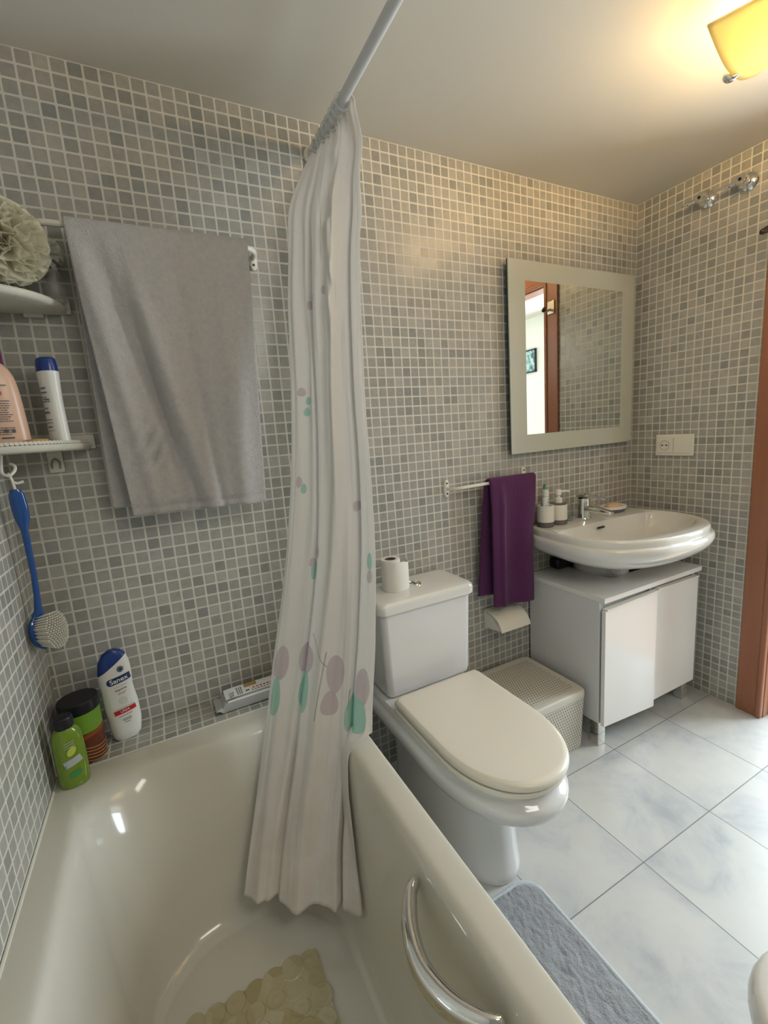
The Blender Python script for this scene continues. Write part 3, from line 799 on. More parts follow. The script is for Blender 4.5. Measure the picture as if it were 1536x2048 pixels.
# toothbrush cup, dispenser, glass, soap dish
def cup_prof(r, h0, h1): return [(.001, h0), (r - .002, h0), (r, h0 + .002), (r, h1 - .002), (r - .001, h1)]
tc_ = thing('toothbrush_cup', 'white cup with grey base holding toothpaste and brush on the washbasin', 'cup', (1.79, -.07, .835))
bm = bmesh.new(); lathe(bm, cup_prof(.034, .8350, .856) + [(.001, .856)], (1.760, -.062, 0)); finish('base', bm, M['grey_rubber'], tc_, angle=50)
bm = bmesh.new(); annulus(bm, (1.760, -.062), .031, .0342, .8565, .925); finish('body', bm, M['cup_white'], tc_, angle=50)
tp = thing('toothpaste_tube', 'white toothpaste tube standing in the toothbrush cup', 'tube', (1.795, -.06, .86))
bm = bmesh.new()
rings = []
for z, rx, ry in ((.858, .018, .001), (.90, .017, .008), (.94, .015, .013), (.958, .014, .014), (.962, .008, .008)):
    rings.append([Vector((1.765 + rx * math.cos(a), -.058 + ry * math.sin(a), z)) for a in [2 * PI * k / 20 for k in range(20)]])
loft(bm, rings); finish('tube_body', bm, M['label_white'], tp, angle=60)
bm = bmesh.new(); lathe(bm, [(.001, .962), (.0135, .962), (.0135, .988), (.012, .990), (.001, .990)], (1.765, -.058, 0)); finish('cap', bm, M['white_plastic'], tp)
bm = bmesh.new(); rng = random.Random(2)
def tubefn(u, v): return Vector((1.765 + u, -.058 - math.sqrt(max(0, .0145 ** 2 - u * u)) * 1.0 - .0006, .945 + v))
for k in range(7):
    u = rng.uniform(-.008, .006); v = rng.uniform(-.022, .008); quad_patch(bm, tubefn, u, u + rng.uniform(.002, .006), v, v + rng.uniform(.001, .004), 3, 1)
finish('label_print', bm, M['ink'], tp, smooth=False)
bs = thing('toothbrush', 'slim green toothbrush standing in the cup on the washbasin', 'toothbrush', (1.80, -.05, .86))
bm = bmesh.new(); tube(bm, smooth_path([(1.743, -.050, .86), (1.763, -.042, .93), (1.780, -.036, .985)], 6), .0032, 10); finish('stem', bm, M['leaf_green'], bs)
bm = bmesh.new(); m = Matrix.Translation((1.7835, -.0345, .998)) @ Matrix.Rotation(.25, 4, 'Y'); abox(bm, -.005, .005, -.004, .004, -.012, .012, .002, 2, mtx=m); finish('head', bm, M['leaf_green'], bs)

ds = thing('soap_dispenser', 'white pump soap dispenser with grey base beside the tap', 'soap dispenser', (1.875, -.07, .835))
bm = bmesh.new(); lathe(bm, cup_prof(.036, .8350, .853) + [(.001, .853)], (1.838, -.060, 0)); finish('base', bm, M['grey_rubber'], ds, angle=50)
bm = bmesh.new(); lathe(bm, cup_prof(.0362, .8535, .919) + [(.001, .919)], (1.838, -.060, 0)); finish('body', bm, M['cup_white'], ds, angle=50)
bm = bmesh.new(); lathe(bm, [(.001, .9195), (.033, .9195), (.033, .923), (.014, .926), (.001, .926)], (1.838, -.060, 0)); finish('collar', bm, M['grey_rubber'], ds, angle=50)
bm = bmesh.new(); lathe(bm, [(.001, .926), (.016, .926), (.016, .945), (.008, .949), (.007, .957), (.0125, .960), (.0125, .980), (.010, .983), (.001, .983)], (1.838, -.060, 0)); finish('pump', bm, M['white_plastic'], ds, angle=50)
bm = bmesh.new(); tube(bm, [(1.846, -.064, .973), (1.866, -.070, .9735), (1.884, -.076, .971), (1.887, -.0765, .965)], [.0055, .005, .004, .0035], 12); finish('nozzle', bm, M['white_plastic'], ds)

gl = bmesh.new(); annulus(gl, (1.915, -.035), .024, .0262, .836, .905); lathe(gl, [(.001, .8352), (.026, .8352), (.026, .839), (.001, .839)], (1.915, -.035, 0))
tag(finish('drinking_glass', gl, M['glass'], angle=50), 'clear drinking glass between dispenser and tap', 'glass')

dh = thing('soap_dish', 'oval white soap dish with grey base beside the tap', 'soap dish', (2.20, -.06, .835))
bm = bmesh.new(); mm = Matrix.Rotation(-.12, 4, 'Z')
lathe(bm, [(.001, .8350), (.055, .8350), (.062, .842), (.066, .850), (.001, .850)], (2.195, -.062, 0), 40, sx=1.0, sy=.62, mtx=mm); finish('base', bm, M['grey_rubber'], dh, angle=50)
bm = bmesh.new(); lathe(bm, [(.001, .8505), (.0665, .8505), (.069, .862), (.0675, .864), (.064, .862), (.058, .856), (.001, .855)], (2.195, -.062, 0), 40, sx=1.0, sy=.62, mtx=mm); finish('tray', bm, M['cup_white'], dh, angle=50)
bm = bmesh.new(); lathe(bm, [(.001, .8560), (.034, .8560), (.042, .863), (.040, .872), (.030, .876), (.001, .877)], (2.190, -.066, 0), 32, sx=1.0, sy=.6, mtx=mm)
tag(finish('soap_bar', bm, M['soap_peach']), 'peach bar of soap lying in the soap dish', 'soap')

# clear plastic ring on the cabinet top
bm = bmesh.new()
rings = []
d = Vector((.92, .30, 0)).normalized(); sdv = Vector((-d.y, d.x, 0))
for s, r in ((0, .0165), (.034, .0175), (.0345, .019), (-.0005, .0182), (0, .0165)):
    rings.append([Vector((1.924, -.262, .6395)) + d * s + (sdv * math.cos(2 * PI * k / 28) + Vector((0, 0, 1)) * math.sin(2 * PI * k / 28)) * r for k in range(28)])
loft(bm, rings, False, False)
tag(finish('plastic_cap', bm, mesh_puff('milky_plastic', (.8, .8, .8, 1), .45)), 'clear plastic cap lying on the cabinet top under the washbasin', 'cap')

# ------------------------------------------------------------------ mirror
mr = thing('mirror', 'square mirror with wide frosted border on the back wall', 'mirror', (1.99, -.02, 1.52))
mx0, mx1, mz0, mz1 = 1.606, 2.350, 1.151, 1.884
ix0, ix1, iz0, iz1 = 1.690, 2.270, 1.224, 1.811
bm = bmesh.new()
for a in ((mx0, ix0, mz0, mz1), (ix1, mx1, mz0, mz1), (ix0, ix1, mz0, iz0), (ix0, ix1, iz1, mz1)):
    abox(bm, a[0], a[1], -.0355, -.0305, a[2], a[3])
finish('frosted_border', bm, M['frost'], mr, smooth=False)
bm = bmesh.new(); abox(bm, ix0, ix1, -.0350, -.0305, iz0, iz1); finish('mirror_glass', bm, M['mirror'], mr, smooth=False)
bm = bmesh.new(); abox(bm, mx0 + .001, mx1 - .001, -.0302, -.024, mz0 + .001, mz1 - .001); finish('backing', bm, M['glass_edge'], mr, smooth=False)
bm = bmesh.new(); abox(bm, mx0 + .03, mx1 - .03, -.0239, -.0005, mz0 + .03, mz1 - .03); finish('mounting_box', bm, M['dark'], mr, smooth=False)
for x in (mx1 - .03,):
    bm = bmesh.new(); abox(bm, x, x + .018, -.0385, -.0005, mz0 - .006, mz0 + .006, .002, 2); finish('clip', bm, M['chrome'], mr)

# ------------------------------------------------------------------ rails and towels
def bracket(parent, x, z, h=.066, w=.022, bar_y=-.062, s=1, zb=None, mat='white_plastic'):
    zb = z if zb is None else zb
    bm = bmesh.new()
    loft(bm, [[Vector((x + (w / 2 - d) * math.copysign(abs(math.cos(a)) ** .6, math.cos(a)), y, z + (h / 2 - d) * math.copysign(abs(math.sin(a)) ** .75, math.sin(a)))) for a in [2 * PI * k / 32 for k in range(32)]] for d, y in ((0, -.0005), (0, -.005), (.003, -.0085))])
    br = finish('bracket', bm, M[mat], parent, angle=50)
    for dz in (-.019, .021):
        bm = bmesh.new(); lathe(bm, [(.001, -.0098), (.0035, -.0098), (.0035, -.0085), (.001, -.0085)], (x, 0, z + dz), 12, axis='y'); finish('screw', bm, M['dark_plastic'], br)
    return br
rl = thing('towel_rail', 'short white towel rail on the back wall beside the mirror', 'towel rail', (1.5, 0, 1.06))
bracket(rl, 1.302, 1.046); bracket(rl, 1.694, 1.057)
bm = bmesh.new(); tube(bm, smooth_path([(1.302, -.008, 1.046), (1.306, -.035, 1.047), (1.325, -.056, 1.049), (1.36, -.062, 1.051), (1.50, -.062, 1.053), (1.636, -.062, 1.055), (1.671, -.056, 1.056), (1.690, -.035, 1.057), (1.694, -.008, 1.057)], 8), .0062, 14); finish('bar', bm, M['white_plastic'], rl)

def hanging_towel(name, mat, xl, xr, zt, ybar, rbar, drop_f, drop_b, foldfn, thick=.006, nx=60, nz=90, parent=None, taper=None):
    """cloth folded over a bar: goes up the front, over, down the back"""
    bm = bmesh.new(); cols = []
    top = PI * (rbar)
    for i in range(nx + 1):
        s = i / nx; col = []
        df, db = drop_f(s), drop_b(s)
        L = df + top + db
        for j in range(nz + 1):
            q = L * j / nz
            if q < df:
                z = zt - rbar - (df - q); y = ybar - rbar; side = 1; dd = df - q
            elif q < df + top:
                a = (q - df) / rbar; y = ybar - rbar * math.cos(a); z = zt - rbar + rbar * math.sin(a); side = 0; dd = 0
            else:
                dd = q - df - top; z = zt - rbar - dd; y = ybar + rbar; side = -1
            dx, dy = foldfn(s, dd, side)
            x = lerp(xl, xr, s)
            if taper: x = taper(s, dd, side)
            col.append(bm.verts.new((x + dx, min(y + dy, -.012), z + .012 * 0)))
        cols.append(col)
    for a, b in zip(cols, cols[1:]):
        for j in range(nz): bm.faces.new((a[j], b[j], b[j + 1], a[j + 1]))
    o = finish(name, bm, M[mat], parent, angle=180, recalc=True)
    md = o.modifiers.new('thickness', 'SOLIDIFY'); md.thickness = thick; md.offset = 0
    return o
# purple towel, folded in layers
def pf_(s, dd, side):
    k = min(1, dd / .1)
    if side >= 0:
        y = -.006 * math.sin(s * 9 + .6) * k - .010 * k * math.exp(-((s - .22) / .06) ** 2) - .006 * k * s
        return (0, y - .004 * k)
    return (0, .005 * math.sin(s * 7) * k + .004 * k)
def ptap(s, dd, side):
    a = min(1, dd / .5)
    if side >= 0: return lerp(1.456 - .004 * a, 1.690 - .028 * min(1, dd / .2), s)
    return lerp(1.450 - .050 * a, 1.686 - .05 * min(1, dd / .2), s)
tag(hanging_towel('hand_towel', 'towel_purple', 1.456, 1.694, 1.068, -.062, .0125, lambda s: .500 + .018 * s, lambda s: .455 + .03 * s, pf_, thick=.009, taper=ptap),
    'dark purple hand towel hanging over the short rail', 'towel')

r2 = thing('towel_rail', 'long white towel rail on the back wall above the bathtub', 'towel rail', (.4, 0, 1.8))
bracket(r2, .148, 1.800); bracket(r2, .664, 1.796)
bm = bmesh.new(); tube(bm, smooth_path([(.148, -.008, 1.80), (.152, -.045, 1.80), (.172, -.068, 1.80), (.21, -.074, 1.80), (.40, -.074, 1.799), (.602, -.074, 1.797), (.640, -.068, 1.796), (.660, -.045, 1.796), (.664, -.008, 1.796)], 8), .0075, 14); finish('bar', bm, M['white_plastic'], r2)
def gf_(s, dd, side):
    k = min(1, dd / .18)
    if side >= 0:
        # long diagonal creases running from the upper left to the lower middle
        c1 = .10 + dd * .55; c2 = .02 + dd * .25; c3 = .52 + dd * .18; c4 = .80 + dd * .05
        y = .011 * math.exp(-((s - c1) / .055) ** 2) + .009 * math.exp(-((s - c2 - .2) / .04) ** 2) - .010 * math.exp(-((s - c1 - .10) / .06) ** 2) - .008 * math.exp(-((s - c2) / .05) ** 2)
        y += .006 * math.exp(-((s - c3) / .05) ** 2) - .006 * math.exp(-((s - c4) / .07) ** 2)
        y += .005 * noise.noise(Vector((s * 5, dd * 3, 1.3)))
        w = math.exp(-((s - .22) / .08) ** 2) * math.exp(-((dd - .52) / .07) ** 2)
        y += .006 * w * math.sin((dd * 1.0 + s * .45) * 110)
        if dd > .655: y -= .004 * math.exp(-((dd - .672) / .0035) ** 2) * -1
        return (0, -.008 * k + y * k * 1.5)
    return (0, .008 * k * math.sin(s * 6))
def gtap(s, dd, side):
    a = dd / .7
    if side >= 0: return lerp(.222 + .040 * a, .634 - .035 * a, s)
    return lerp(.222 - .006 * a, .634 - .05 * a, s)
tw = hanging_towel('bath_towel', 'towel_grey', .222, .634, 1.812, -.074, .015, lambda s: .690 + .006 * s - .0 * s, lambda s: .668, gf_, thick=.010, nx=110, nz=200, taper=gtap)
tag(tw, 'large light grey bath towel hanging over the long rail', 'towel')

# paper holder with curved lid
ph = thing('paper_holder', 'white toilet paper holder on the wall below the purple towel', 'paper holder', (1.54, 0, .48))
bm = bmesh.new(); abox(bm, 1.462, 1.612, -.006, -.0005, .43, .515, .002, 2); finish('back_plate', bm, M['white_plastic'], ph)
bm = bmesh.new()
prof = [(-.008, .517), (-.035, .516), (-.065, .508), (-.092, .492), (-.108, .470), (-.115, .452)]
sm = smooth_path([(0, a, b) for a, b in prof], 5)
g = []
for p in sm:
    g.append(p)
inner_p = [Vector((0, p.y * .97 + .001, p.z - .0025)) for p in g]
rings = [[Vector((x, p.y, p.z)) for p in g + inner_p[::-1]] for x in (1.460, 1.614)]
loft(bm, rings)
finish('lid', bm, M['white_plastic'], ph, angle=40)
for x in (1.4605, 1.6115):
    bm = bmesh.new(); loop = [(-.007, .513), (-.035, .512), (-.063, .503), (-.086, .488), (-.100, .470), (-.106, .456), (-.05, .445), (-.007, .44)]
    loft(bm, [[Vector((x + d, a, b)) for a, b in loop] for d in (0, .002)]); finish('side_plate', bm, M['white_plastic'], ph, smooth=False)

# ------------------------------------------------------------------ socket plate
so = thing('wall_socket', 'white double wall plate with one socket beside the washbasin', 'socket', (W, -.2, 1.12))
bm = bmesh.new(); abox(bm, W - .010, W - .0005, -.288, -.122, 1.078, 1.174, .005, 3); finish('frame', bm, M['white_plastic'], so)
bm = bmesh.new(); abox(bm, W - .013, W - .0098, -.278, -.132, 1.092, 1.160, .0015, 2); finish('faceplate', bm, M['white_plastic'], so)
bm = bmesh.new()
rings = [[Vector((W - .0131 + dx, -.166 + r * math.cos(2 * PI * k / 32), 1.126 + r * math.sin(2 * PI * k / 32))) for k in range(32)] for dx, r in ((.0, .0215), (-.0008, .0205), (.0004, .0195))]
loft(bm, rings, False, True); finish('socket_face', bm, M['shadow_gap'], so)
for dy in (-.0095, .0095):
    bm = bmesh.new(); lathe(bm, [(.001, W - .0155), (.0032, W - .0155), (.0032, W - .0128), (.001, W - .0128)], (0, -.166 + dy, 1.126), 12, axis='x'); finish('pin_hole', bm, M['dark_plastic'], so)
bm = bmesh.new(); abox(bm, W - .0136, W - .0131, -.206, -.205, 1.093, 1.159); finish('seam', bm, M['shadow_gap'], so, smooth=False)

# ------------------------------------------------------------------ stop valves
def valve(y, z, label, ext):
    t = thing('stop_valve', label, 'valve', (W, y, z), 'chrome stop valves high on the right wall')
    bm = bmesh.new(); lathe(bm, [(.001, W - .0005), (.034, W - .0005), (.034, W - .004), (.028, W - .012), (.018, W - .018), (.001, W - .018)], (0, y, z), 32, axis='x'); finish('rosette', bm, M['chrome'], t)
    bm = bmesh.new(); lathe(bm, [(.001, W - .018), (.012, W - .018), (.013, W - .03), (.019, W - .034), (.020, W - .056), (.016, W - .062), (.001, W - .062)], (0, y, z), 24, axis='x'); k = finish('knob', bm, M['chrome'], t)
    bm = bmesh.new(); lathe(bm, [(.001, W - .0632), (.0055, W - .0632), (.0055, W - .0618), (.001, W - .0618)], (0, y, z), 16, axis='x'); finish('cap', bm, M['dark_plastic'], k)
    bm = bmesh.new(); tube(bm, smooth_path([(W - .048, y + .012, z - .001), (W - .050, y + .035, z - .003), (W - .053, y + .055, z - .002), (W - .054, y + .07, z + .0)], 5), [.010] * 4 + [.008] * 4 + [.006] * 4 + [.006, .005, .004, .003], 14)
    finish('lever', bm, M['chrome'], t)
valve(-.292, 2.083, 'chrome stop valve nearer the room corner, high on the right wall', .1)
valve(-.428, 2.081, 'chrome stop valve nearer the door, high on the right wall', .1)

# hook on the door casing
hk = thing('coat_hook', 'brown wooden hook with metal plate on the door casing', 'hook', (W, -.545, 1.87))
bm = bmesh.new(); abox(bm, W - .021, W - .0145, -.575, -.525, 1.855, 1.925, .004, 2); finish('plate', bm, M['brass'], hk)
bm = bmesh.new(); tube(bm, smooth_path([(W - .02, -.552, 1.880), (W - .045, -.552, 1.872), (W - .065, -.545, 1.870)], 4), .006, 12); finish('stem', bm, M['brass'], hk)
bm = bmesh.new(); tube(bm, smooth_path([(W - .058, -.560, 1.880), (W - .072, -.545, 1.876), (W - .090, -.532, 1.868), (W - .106, -.523, 1.860)], 4), [.009, .011, .012, .0125, .0125, .012, .012, .0115, .011, .0105, .010, .009, .006], 14); finish('peg', bm, M['wood_dark'], hk)

# ------------------------------------------------------------------ ceiling lamp
lp = thing('ceiling_lamp', 'ceiling lamp with a curved amber glass plate and chrome clips', 'lamp', (1.76, -.84, H))
bm = bmesh.new(); lathe(bm, [(.001, H - .0005), (.055, H - .0005), (.055, H - .012), (.045, H - .018), (.001, H - .018)], (1.76, -.85, 0)); finish('ceiling_plate', bm, M['satin'], lp)
bm = bmesh.new(); lathe(bm, [(.001, -.04), (.018, -.038), (.028, -.022), (.030, -.004), (.024, .016), (.014, .03), (.013, .04), (.001, .04)], (1.76, -.85, H - .066), 24, axis='x')
bulbm = plain('bulb_glow', (1, .9, .7, 1), .5, emit=(1.0, .66, .27, 1), estr=BULB)
finish('bulb', bm, bulbm, lp)
th = math.radians(11); eu = Vector((math.cos(th), math.sin(th), 0)); ev = Vector((math.sin(th), -math.cos(th), 0))
c0 = Vector((1.567, -.722, 2.118))
bm = bmesh.new(); nu, nv = 28, 24; g = []
for i in range(nu + 1):
    r_ = []
    for j in range(nv + 1):
        u, v = i / nu, j / nv
        # curved glass: hangs lower along the middle and toward its right edge
        p = c0 + eu * (.29 * u) + ev * (.30 * v)
        z = 2.120 - .036 * math.sin(PI * min(1, u * .9 + .02)) - .022 * math.sin(PI * v * .5) * (1 - u) + .012 * math.sin(2 * PI * v + .5) * u
        if u > .8 and v < .2:
            p = p + ev * ((u - .8) / .2) ** 2 * .02 * (1 - v / .2)
        r_.append(bm.verts.new((p.x, p.y, z)))
    g.append(r_)
for i in range(nu):
    for j in range(nv): bm.faces.new((g[i][j], g[i + 1][j], g[i + 1][j + 1], g[i][j + 1]))
sh = finish('lamp_shade', bm, M['lamp_glass'], lp, angle=180)
md = sh.modifiers.new('thickness', 'SOLIDIFY'); md.thickness = .005
for u, v in ((.62, .0), (.62, 1.0)):
    p = c0 + eu * (.29 * u) + ev * (.30 * v); z = 2.120 - .036 * math.sin(PI * (u * .9 + .02)) + (.012 * math.sin(2 * PI * v + .5) * u) - .022 * math.sin(PI * v * .5) * (1 - u)
    bm = bmesh.new(); s = -1 if v < .5 else 1; p.z = 0
    tube(bm, smooth_path([(p + ev * s * .004) + Vector((0, 0, z + .012)), (p + ev * s * .008) + Vector((0, 0, z)), (p + ev * s * .001) + Vector((0, 0, z - .009)), (p - ev * s * .014) + Vector((0, 0, z - .008))], 4), [.008, .0095, .0105, .011, .0115, .0115, .011, .010, .009, .008, .006, .004, .003], 14)
    finish('clip', bm, M['chrome'], lp)
    bm = bmesh.new(); tube(bm, [Vector((p.x, p.y, z + .012)) + ev * s * .004, Vector((1.76, -.85, H - .014)) + ev * s * .05], .003, 10); finish('arm', bm, M['chrome'], lp)

# ------------------------------------------------------------------ curtain rod and curtain
rd = thing('curtain_rod', 'pale grey curtain rod running over the bathtub below the ceiling', 'curtain rod', (.876, -.9, 2.1))
bm = bmesh.new(); tube(bm, [(.876, -.012, 2.1), (.876, -D + .012, 2.1)], .0125, 20); finish('pole', bm, M['rod_paint'], rd)
for y0, y1 in ((-.0005, -.014), (-D + .0005, -D + .014)):
    bm = bmesh.new(); lathe(bm, [(.001, y0), (.026, y0), (.026, (y0 + y1) / 2), (.018, y1), (.001, y1)], (.876, 0, 2.1), axis='y'); finish('end_cap', bm, M['white_plastic'], rd)

def curtain_mat():
    m, nt, b = newmat('curtain_fabric')
    uv = nt.nodes.new('ShaderNodeUVMap'); sp = nt.nodes.new('ShaderNodeSeparateXYZ'); nt.links.new(uv.outputs[0], sp.inputs[0])
    U, V = sp.outputs[0], sp.outputs[1]
    lil, teal = (0.71, 0.62, 0.66, 1), (0.44, 0.74, 0.64, 1)
    # leaf prints: centre u, centre v(height), half width, half height, angle, colour
    leaves = [(.33, .672, .070, .040, .5, lil), (.10, .664, .055, .045, -.3, lil), (.08, .578, .042, .050, .1, teal), (.34, .590, .050, .052, -.3, teal),
              (.63, .640, .060, .050, .9, lil), (.60, .566, .058, .030, .1, lil), (.90, .610, .055, .045, .3, lil), (.845, .538, .085, .042, .1, teal),
              (.35, .960, .030, .020, 0, lil), (.30, .905, .028, .024, .8, teal), (.28, .930, .030, .012, 0, lil), (.93, .935, .035, .022, 0, teal), (.93, .895, .035, .018, 0, lil),
              (.12, 1.155, .028, .016, .6, lil), (.16, 1.135, .026, .014, 0, teal), (.80, 1.080, .030, .014, .5, lil),
              (.15, 1.40, .040, .012, 0, lil), (.22, 1.375, .04, .011, .2, teal), (.20, 1.345, .04, .012, 0, teal), (.34, 1.645, .025, .012, .4, lil), (.28, 1.63, .025, .012, 0, lil), (.52, 1.66, .03, .012, 0, lil)]
    col = None
    base = nt.nodes.new('ShaderNodeRGB'); base.outputs[0].default_value = (0.93, 0.91, 0.885, 1)
    cur = base.outputs[0]
    for cu, cv, ru, rv, an, c in leaves:
        if cv < .7: ru *= 1.3
        du = mathn(nt, 'DIVIDE', mathn(nt, 'SUBTRACT', U, cu), ru); dv = mathn(nt, 'DIVIDE', mathn(nt, 'SUBTRACT', V, cv), rv)
        x = mathn(nt, 'ADD', mathn(nt, 'MULTIPLY', du, math.cos(an)), mathn(nt, 'MULTIPLY', dv, math.sin(an)))
        y = mathn(nt, 'SUBTRACT', mathn(nt, 'MULTIPLY', dv, math.cos(an)), mathn(nt, 'MULTIPLY', du, math.sin(an)))
        # leaf: ellipse with one end drawn out
        sq = mathn(nt, 'ADD', mathn(nt, 'MULTIPLY', mathn(nt, 'MULTIPLY', x, x), mathn(nt, 'MAXIMUM', .7, mathn(nt, 'ADD', 1.15, mathn(nt, 'MULTIPLY', y, .45)))), mathn(nt, 'MULTIPLY', y, y))
        k = mathn(nt, 'MULTIPLY', mathn(nt, 'LESS_THAN', sq, 1.0), .85)
        mx = nt.nodes.new('ShaderNodeMixRGB'); nt.links.new(k, mx.inputs['Fac']); nt.links.new(cur, mx.inputs['Color1']); mx.inputs['Color2'].default_value = c
        cur = mx.outputs[0]
    # thin drawn stems
    for cu, c0_, a, v0, v1 in ((.47, .0, -.45, .66, .74), (.52, .62, .35, .53, .70), (.78, .59, .2, .55, .60)):
        line = mathn(nt, 'ABSOLUTE', mathn(nt, 'SUBTRACT', mathn(nt, 'SUBTRACT', U, cu), mathn(nt, 'MULTIPLY', mathn(nt, 'SUBTRACT', V, (v0 + v1) / 2), -2.2 if a < 0 else a)))
        k = mathn(nt, 'MULTIPLY', mathn(nt, 'LESS_THAN', line, .005), mathn(nt, 'MULTIPLY', mathn(nt, 'GREATER_THAN', V, v0), mathn(nt, 'LESS_THAN', V, v1)))
        mx = nt.nodes.new('ShaderNodeMixRGB'); nt.links.new(mathn(nt, 'MULTIPLY', k, .6), mx.inputs['Fac']); nt.links.new(cur, mx.inputs['Color1']); mx.inputs['Color2'].default_value = (.35, .33, .36, 1)
        cur = mx.outputs[0]
    # grime along the lower hem
    n = nt.nodes.new('ShaderNodeTexNoise'); n.inputs['Scale'].default_value = 14; n.inputs['Detail'].default_value = 5
    tc = nt.nodes.new('ShaderNodeTexCoord'); nt.links.new(tc.outputs['Object'], n.inputs['Vector'])
    mr_ = nt.nodes.new('ShaderNodeMapRange'); mr_.inputs['From Min'].default_value = .62; mr_.inputs['From Max'].default_value = .12
    nt.links.new(V, mr_.inputs['Value'])
    k = mathn(nt, 'MULTIPLY', mr_.outputs[0], mathn(nt, 'MULTIPLY', n.outputs['Fac'], .9))
    mx = nt.nodes.new('ShaderNodeMixRGB'); nt.links.new(k, mx.inputs['Fac']); nt.links.new(cur, mx.inputs['Color1']); mx.inputs['Color2'].default_value = (.60, .50, .38, 1)
    cur = mx.outputs[0]
    nt.links.new(cur, b.inputs['Base Color']); b.inputs['Roughness'].default_value = .55
    n3 = nt.nodes.new('ShaderNodeTexNoise'); n3.inputs['Scale'].default_value = 1; n3.inputs['Detail'].default_value = 5
    mp = nt.nodes.new('ShaderNodeMapping'); mp.inputs['Scale'].default_value = (40, 40, 7); nt.links.new(tc.outputs['Object'], mp.inputs[0]); nt.links.new(mp.outputs[0], n3.inputs['Vector'])
    bp = nt.nodes.new('ShaderNodeBump'); bp.inputs['Strength'].default_value = .22; bp.inputs['Distance'].default_value = .006
    nt.links.new(n3.outputs['Fac'], bp.inputs['Height']); nt.links.new(bp.outputs['Normal'], b.inputs['Normal'])
    tr = nt.nodes.new('ShaderNodeBsdfTranslucent'); nt.links.new(cur, tr.inputs[0])
    mxs = nt.nodes.new('ShaderNodeMixShader'); mxs.inputs[0].default_value = .30
    tp_ = nt.nodes.new('ShaderNodeBsdfTransparent'); mx2 = nt.nodes.new('ShaderNodeMixShader'); mx2.inputs[0].default_value = .04
    out_ = nt.nodes['Material Output']
    nt.links.new(b.outputs[0], mxs.inputs[1]); nt.links.new(tr.outputs[0], mxs.inputs[2])
    nt.links.new(mxs.outputs[0], mx2.inputs[1]); nt.links.new(tp_.outputs[0], mx2.inputs[2]); nt.links.new(mx2.outputs[0], out_.inputs[0])
    return m
M['curtain'] = curtain_mat()
cur = thing('shower_curtain', 'white shower curtain with lilac and green leaves, gathered over the bathtub', 'curtain', (.876, -.14, 2.1))
# left and right limits of the gathered cloth from the rod to the hem: (height, left xyz, right xyz)
rows = [  # zl, xl, yl, zr, xr, yr
    (2.118, .873, -.035, 2.115, .879, -.262), (2.09, .862, -.03, 2.07, .910, -.268), (2.02, .819, -.06, 1.97, .908, -.266), (1.902, .758, -.10, 1.852, .900, -.262), (1.784, .737, -.12, 1.745, .882, -.27),
    (1.651, .718, -.13, 1.619, .869, -.28), (1.517, .706, -.14, 1.491, .859, -.29), (1.381, .693, -.15, 1.362, .850, -.30), (1.244, .677, -.16, 1.230, .840, -.32),
    (1.105, .654, -.17, 1.097, .834, -.33), (.966, .626, -.18, .964, .821, -.35), (.828, .593, -.19, .833, .801, -.37), (.691, .555, -.20, .704, .779, -.39),
    (.560, .516, -.225, .577, .752, -.41), (.440, .476, -.262, .460, .722, -.445), (.332, .437, -.305, .368, .678, -.495), (.243, .399, -.355, .286, .640, -.545), (.188, .372, -.405, .200, .606, -.61)]
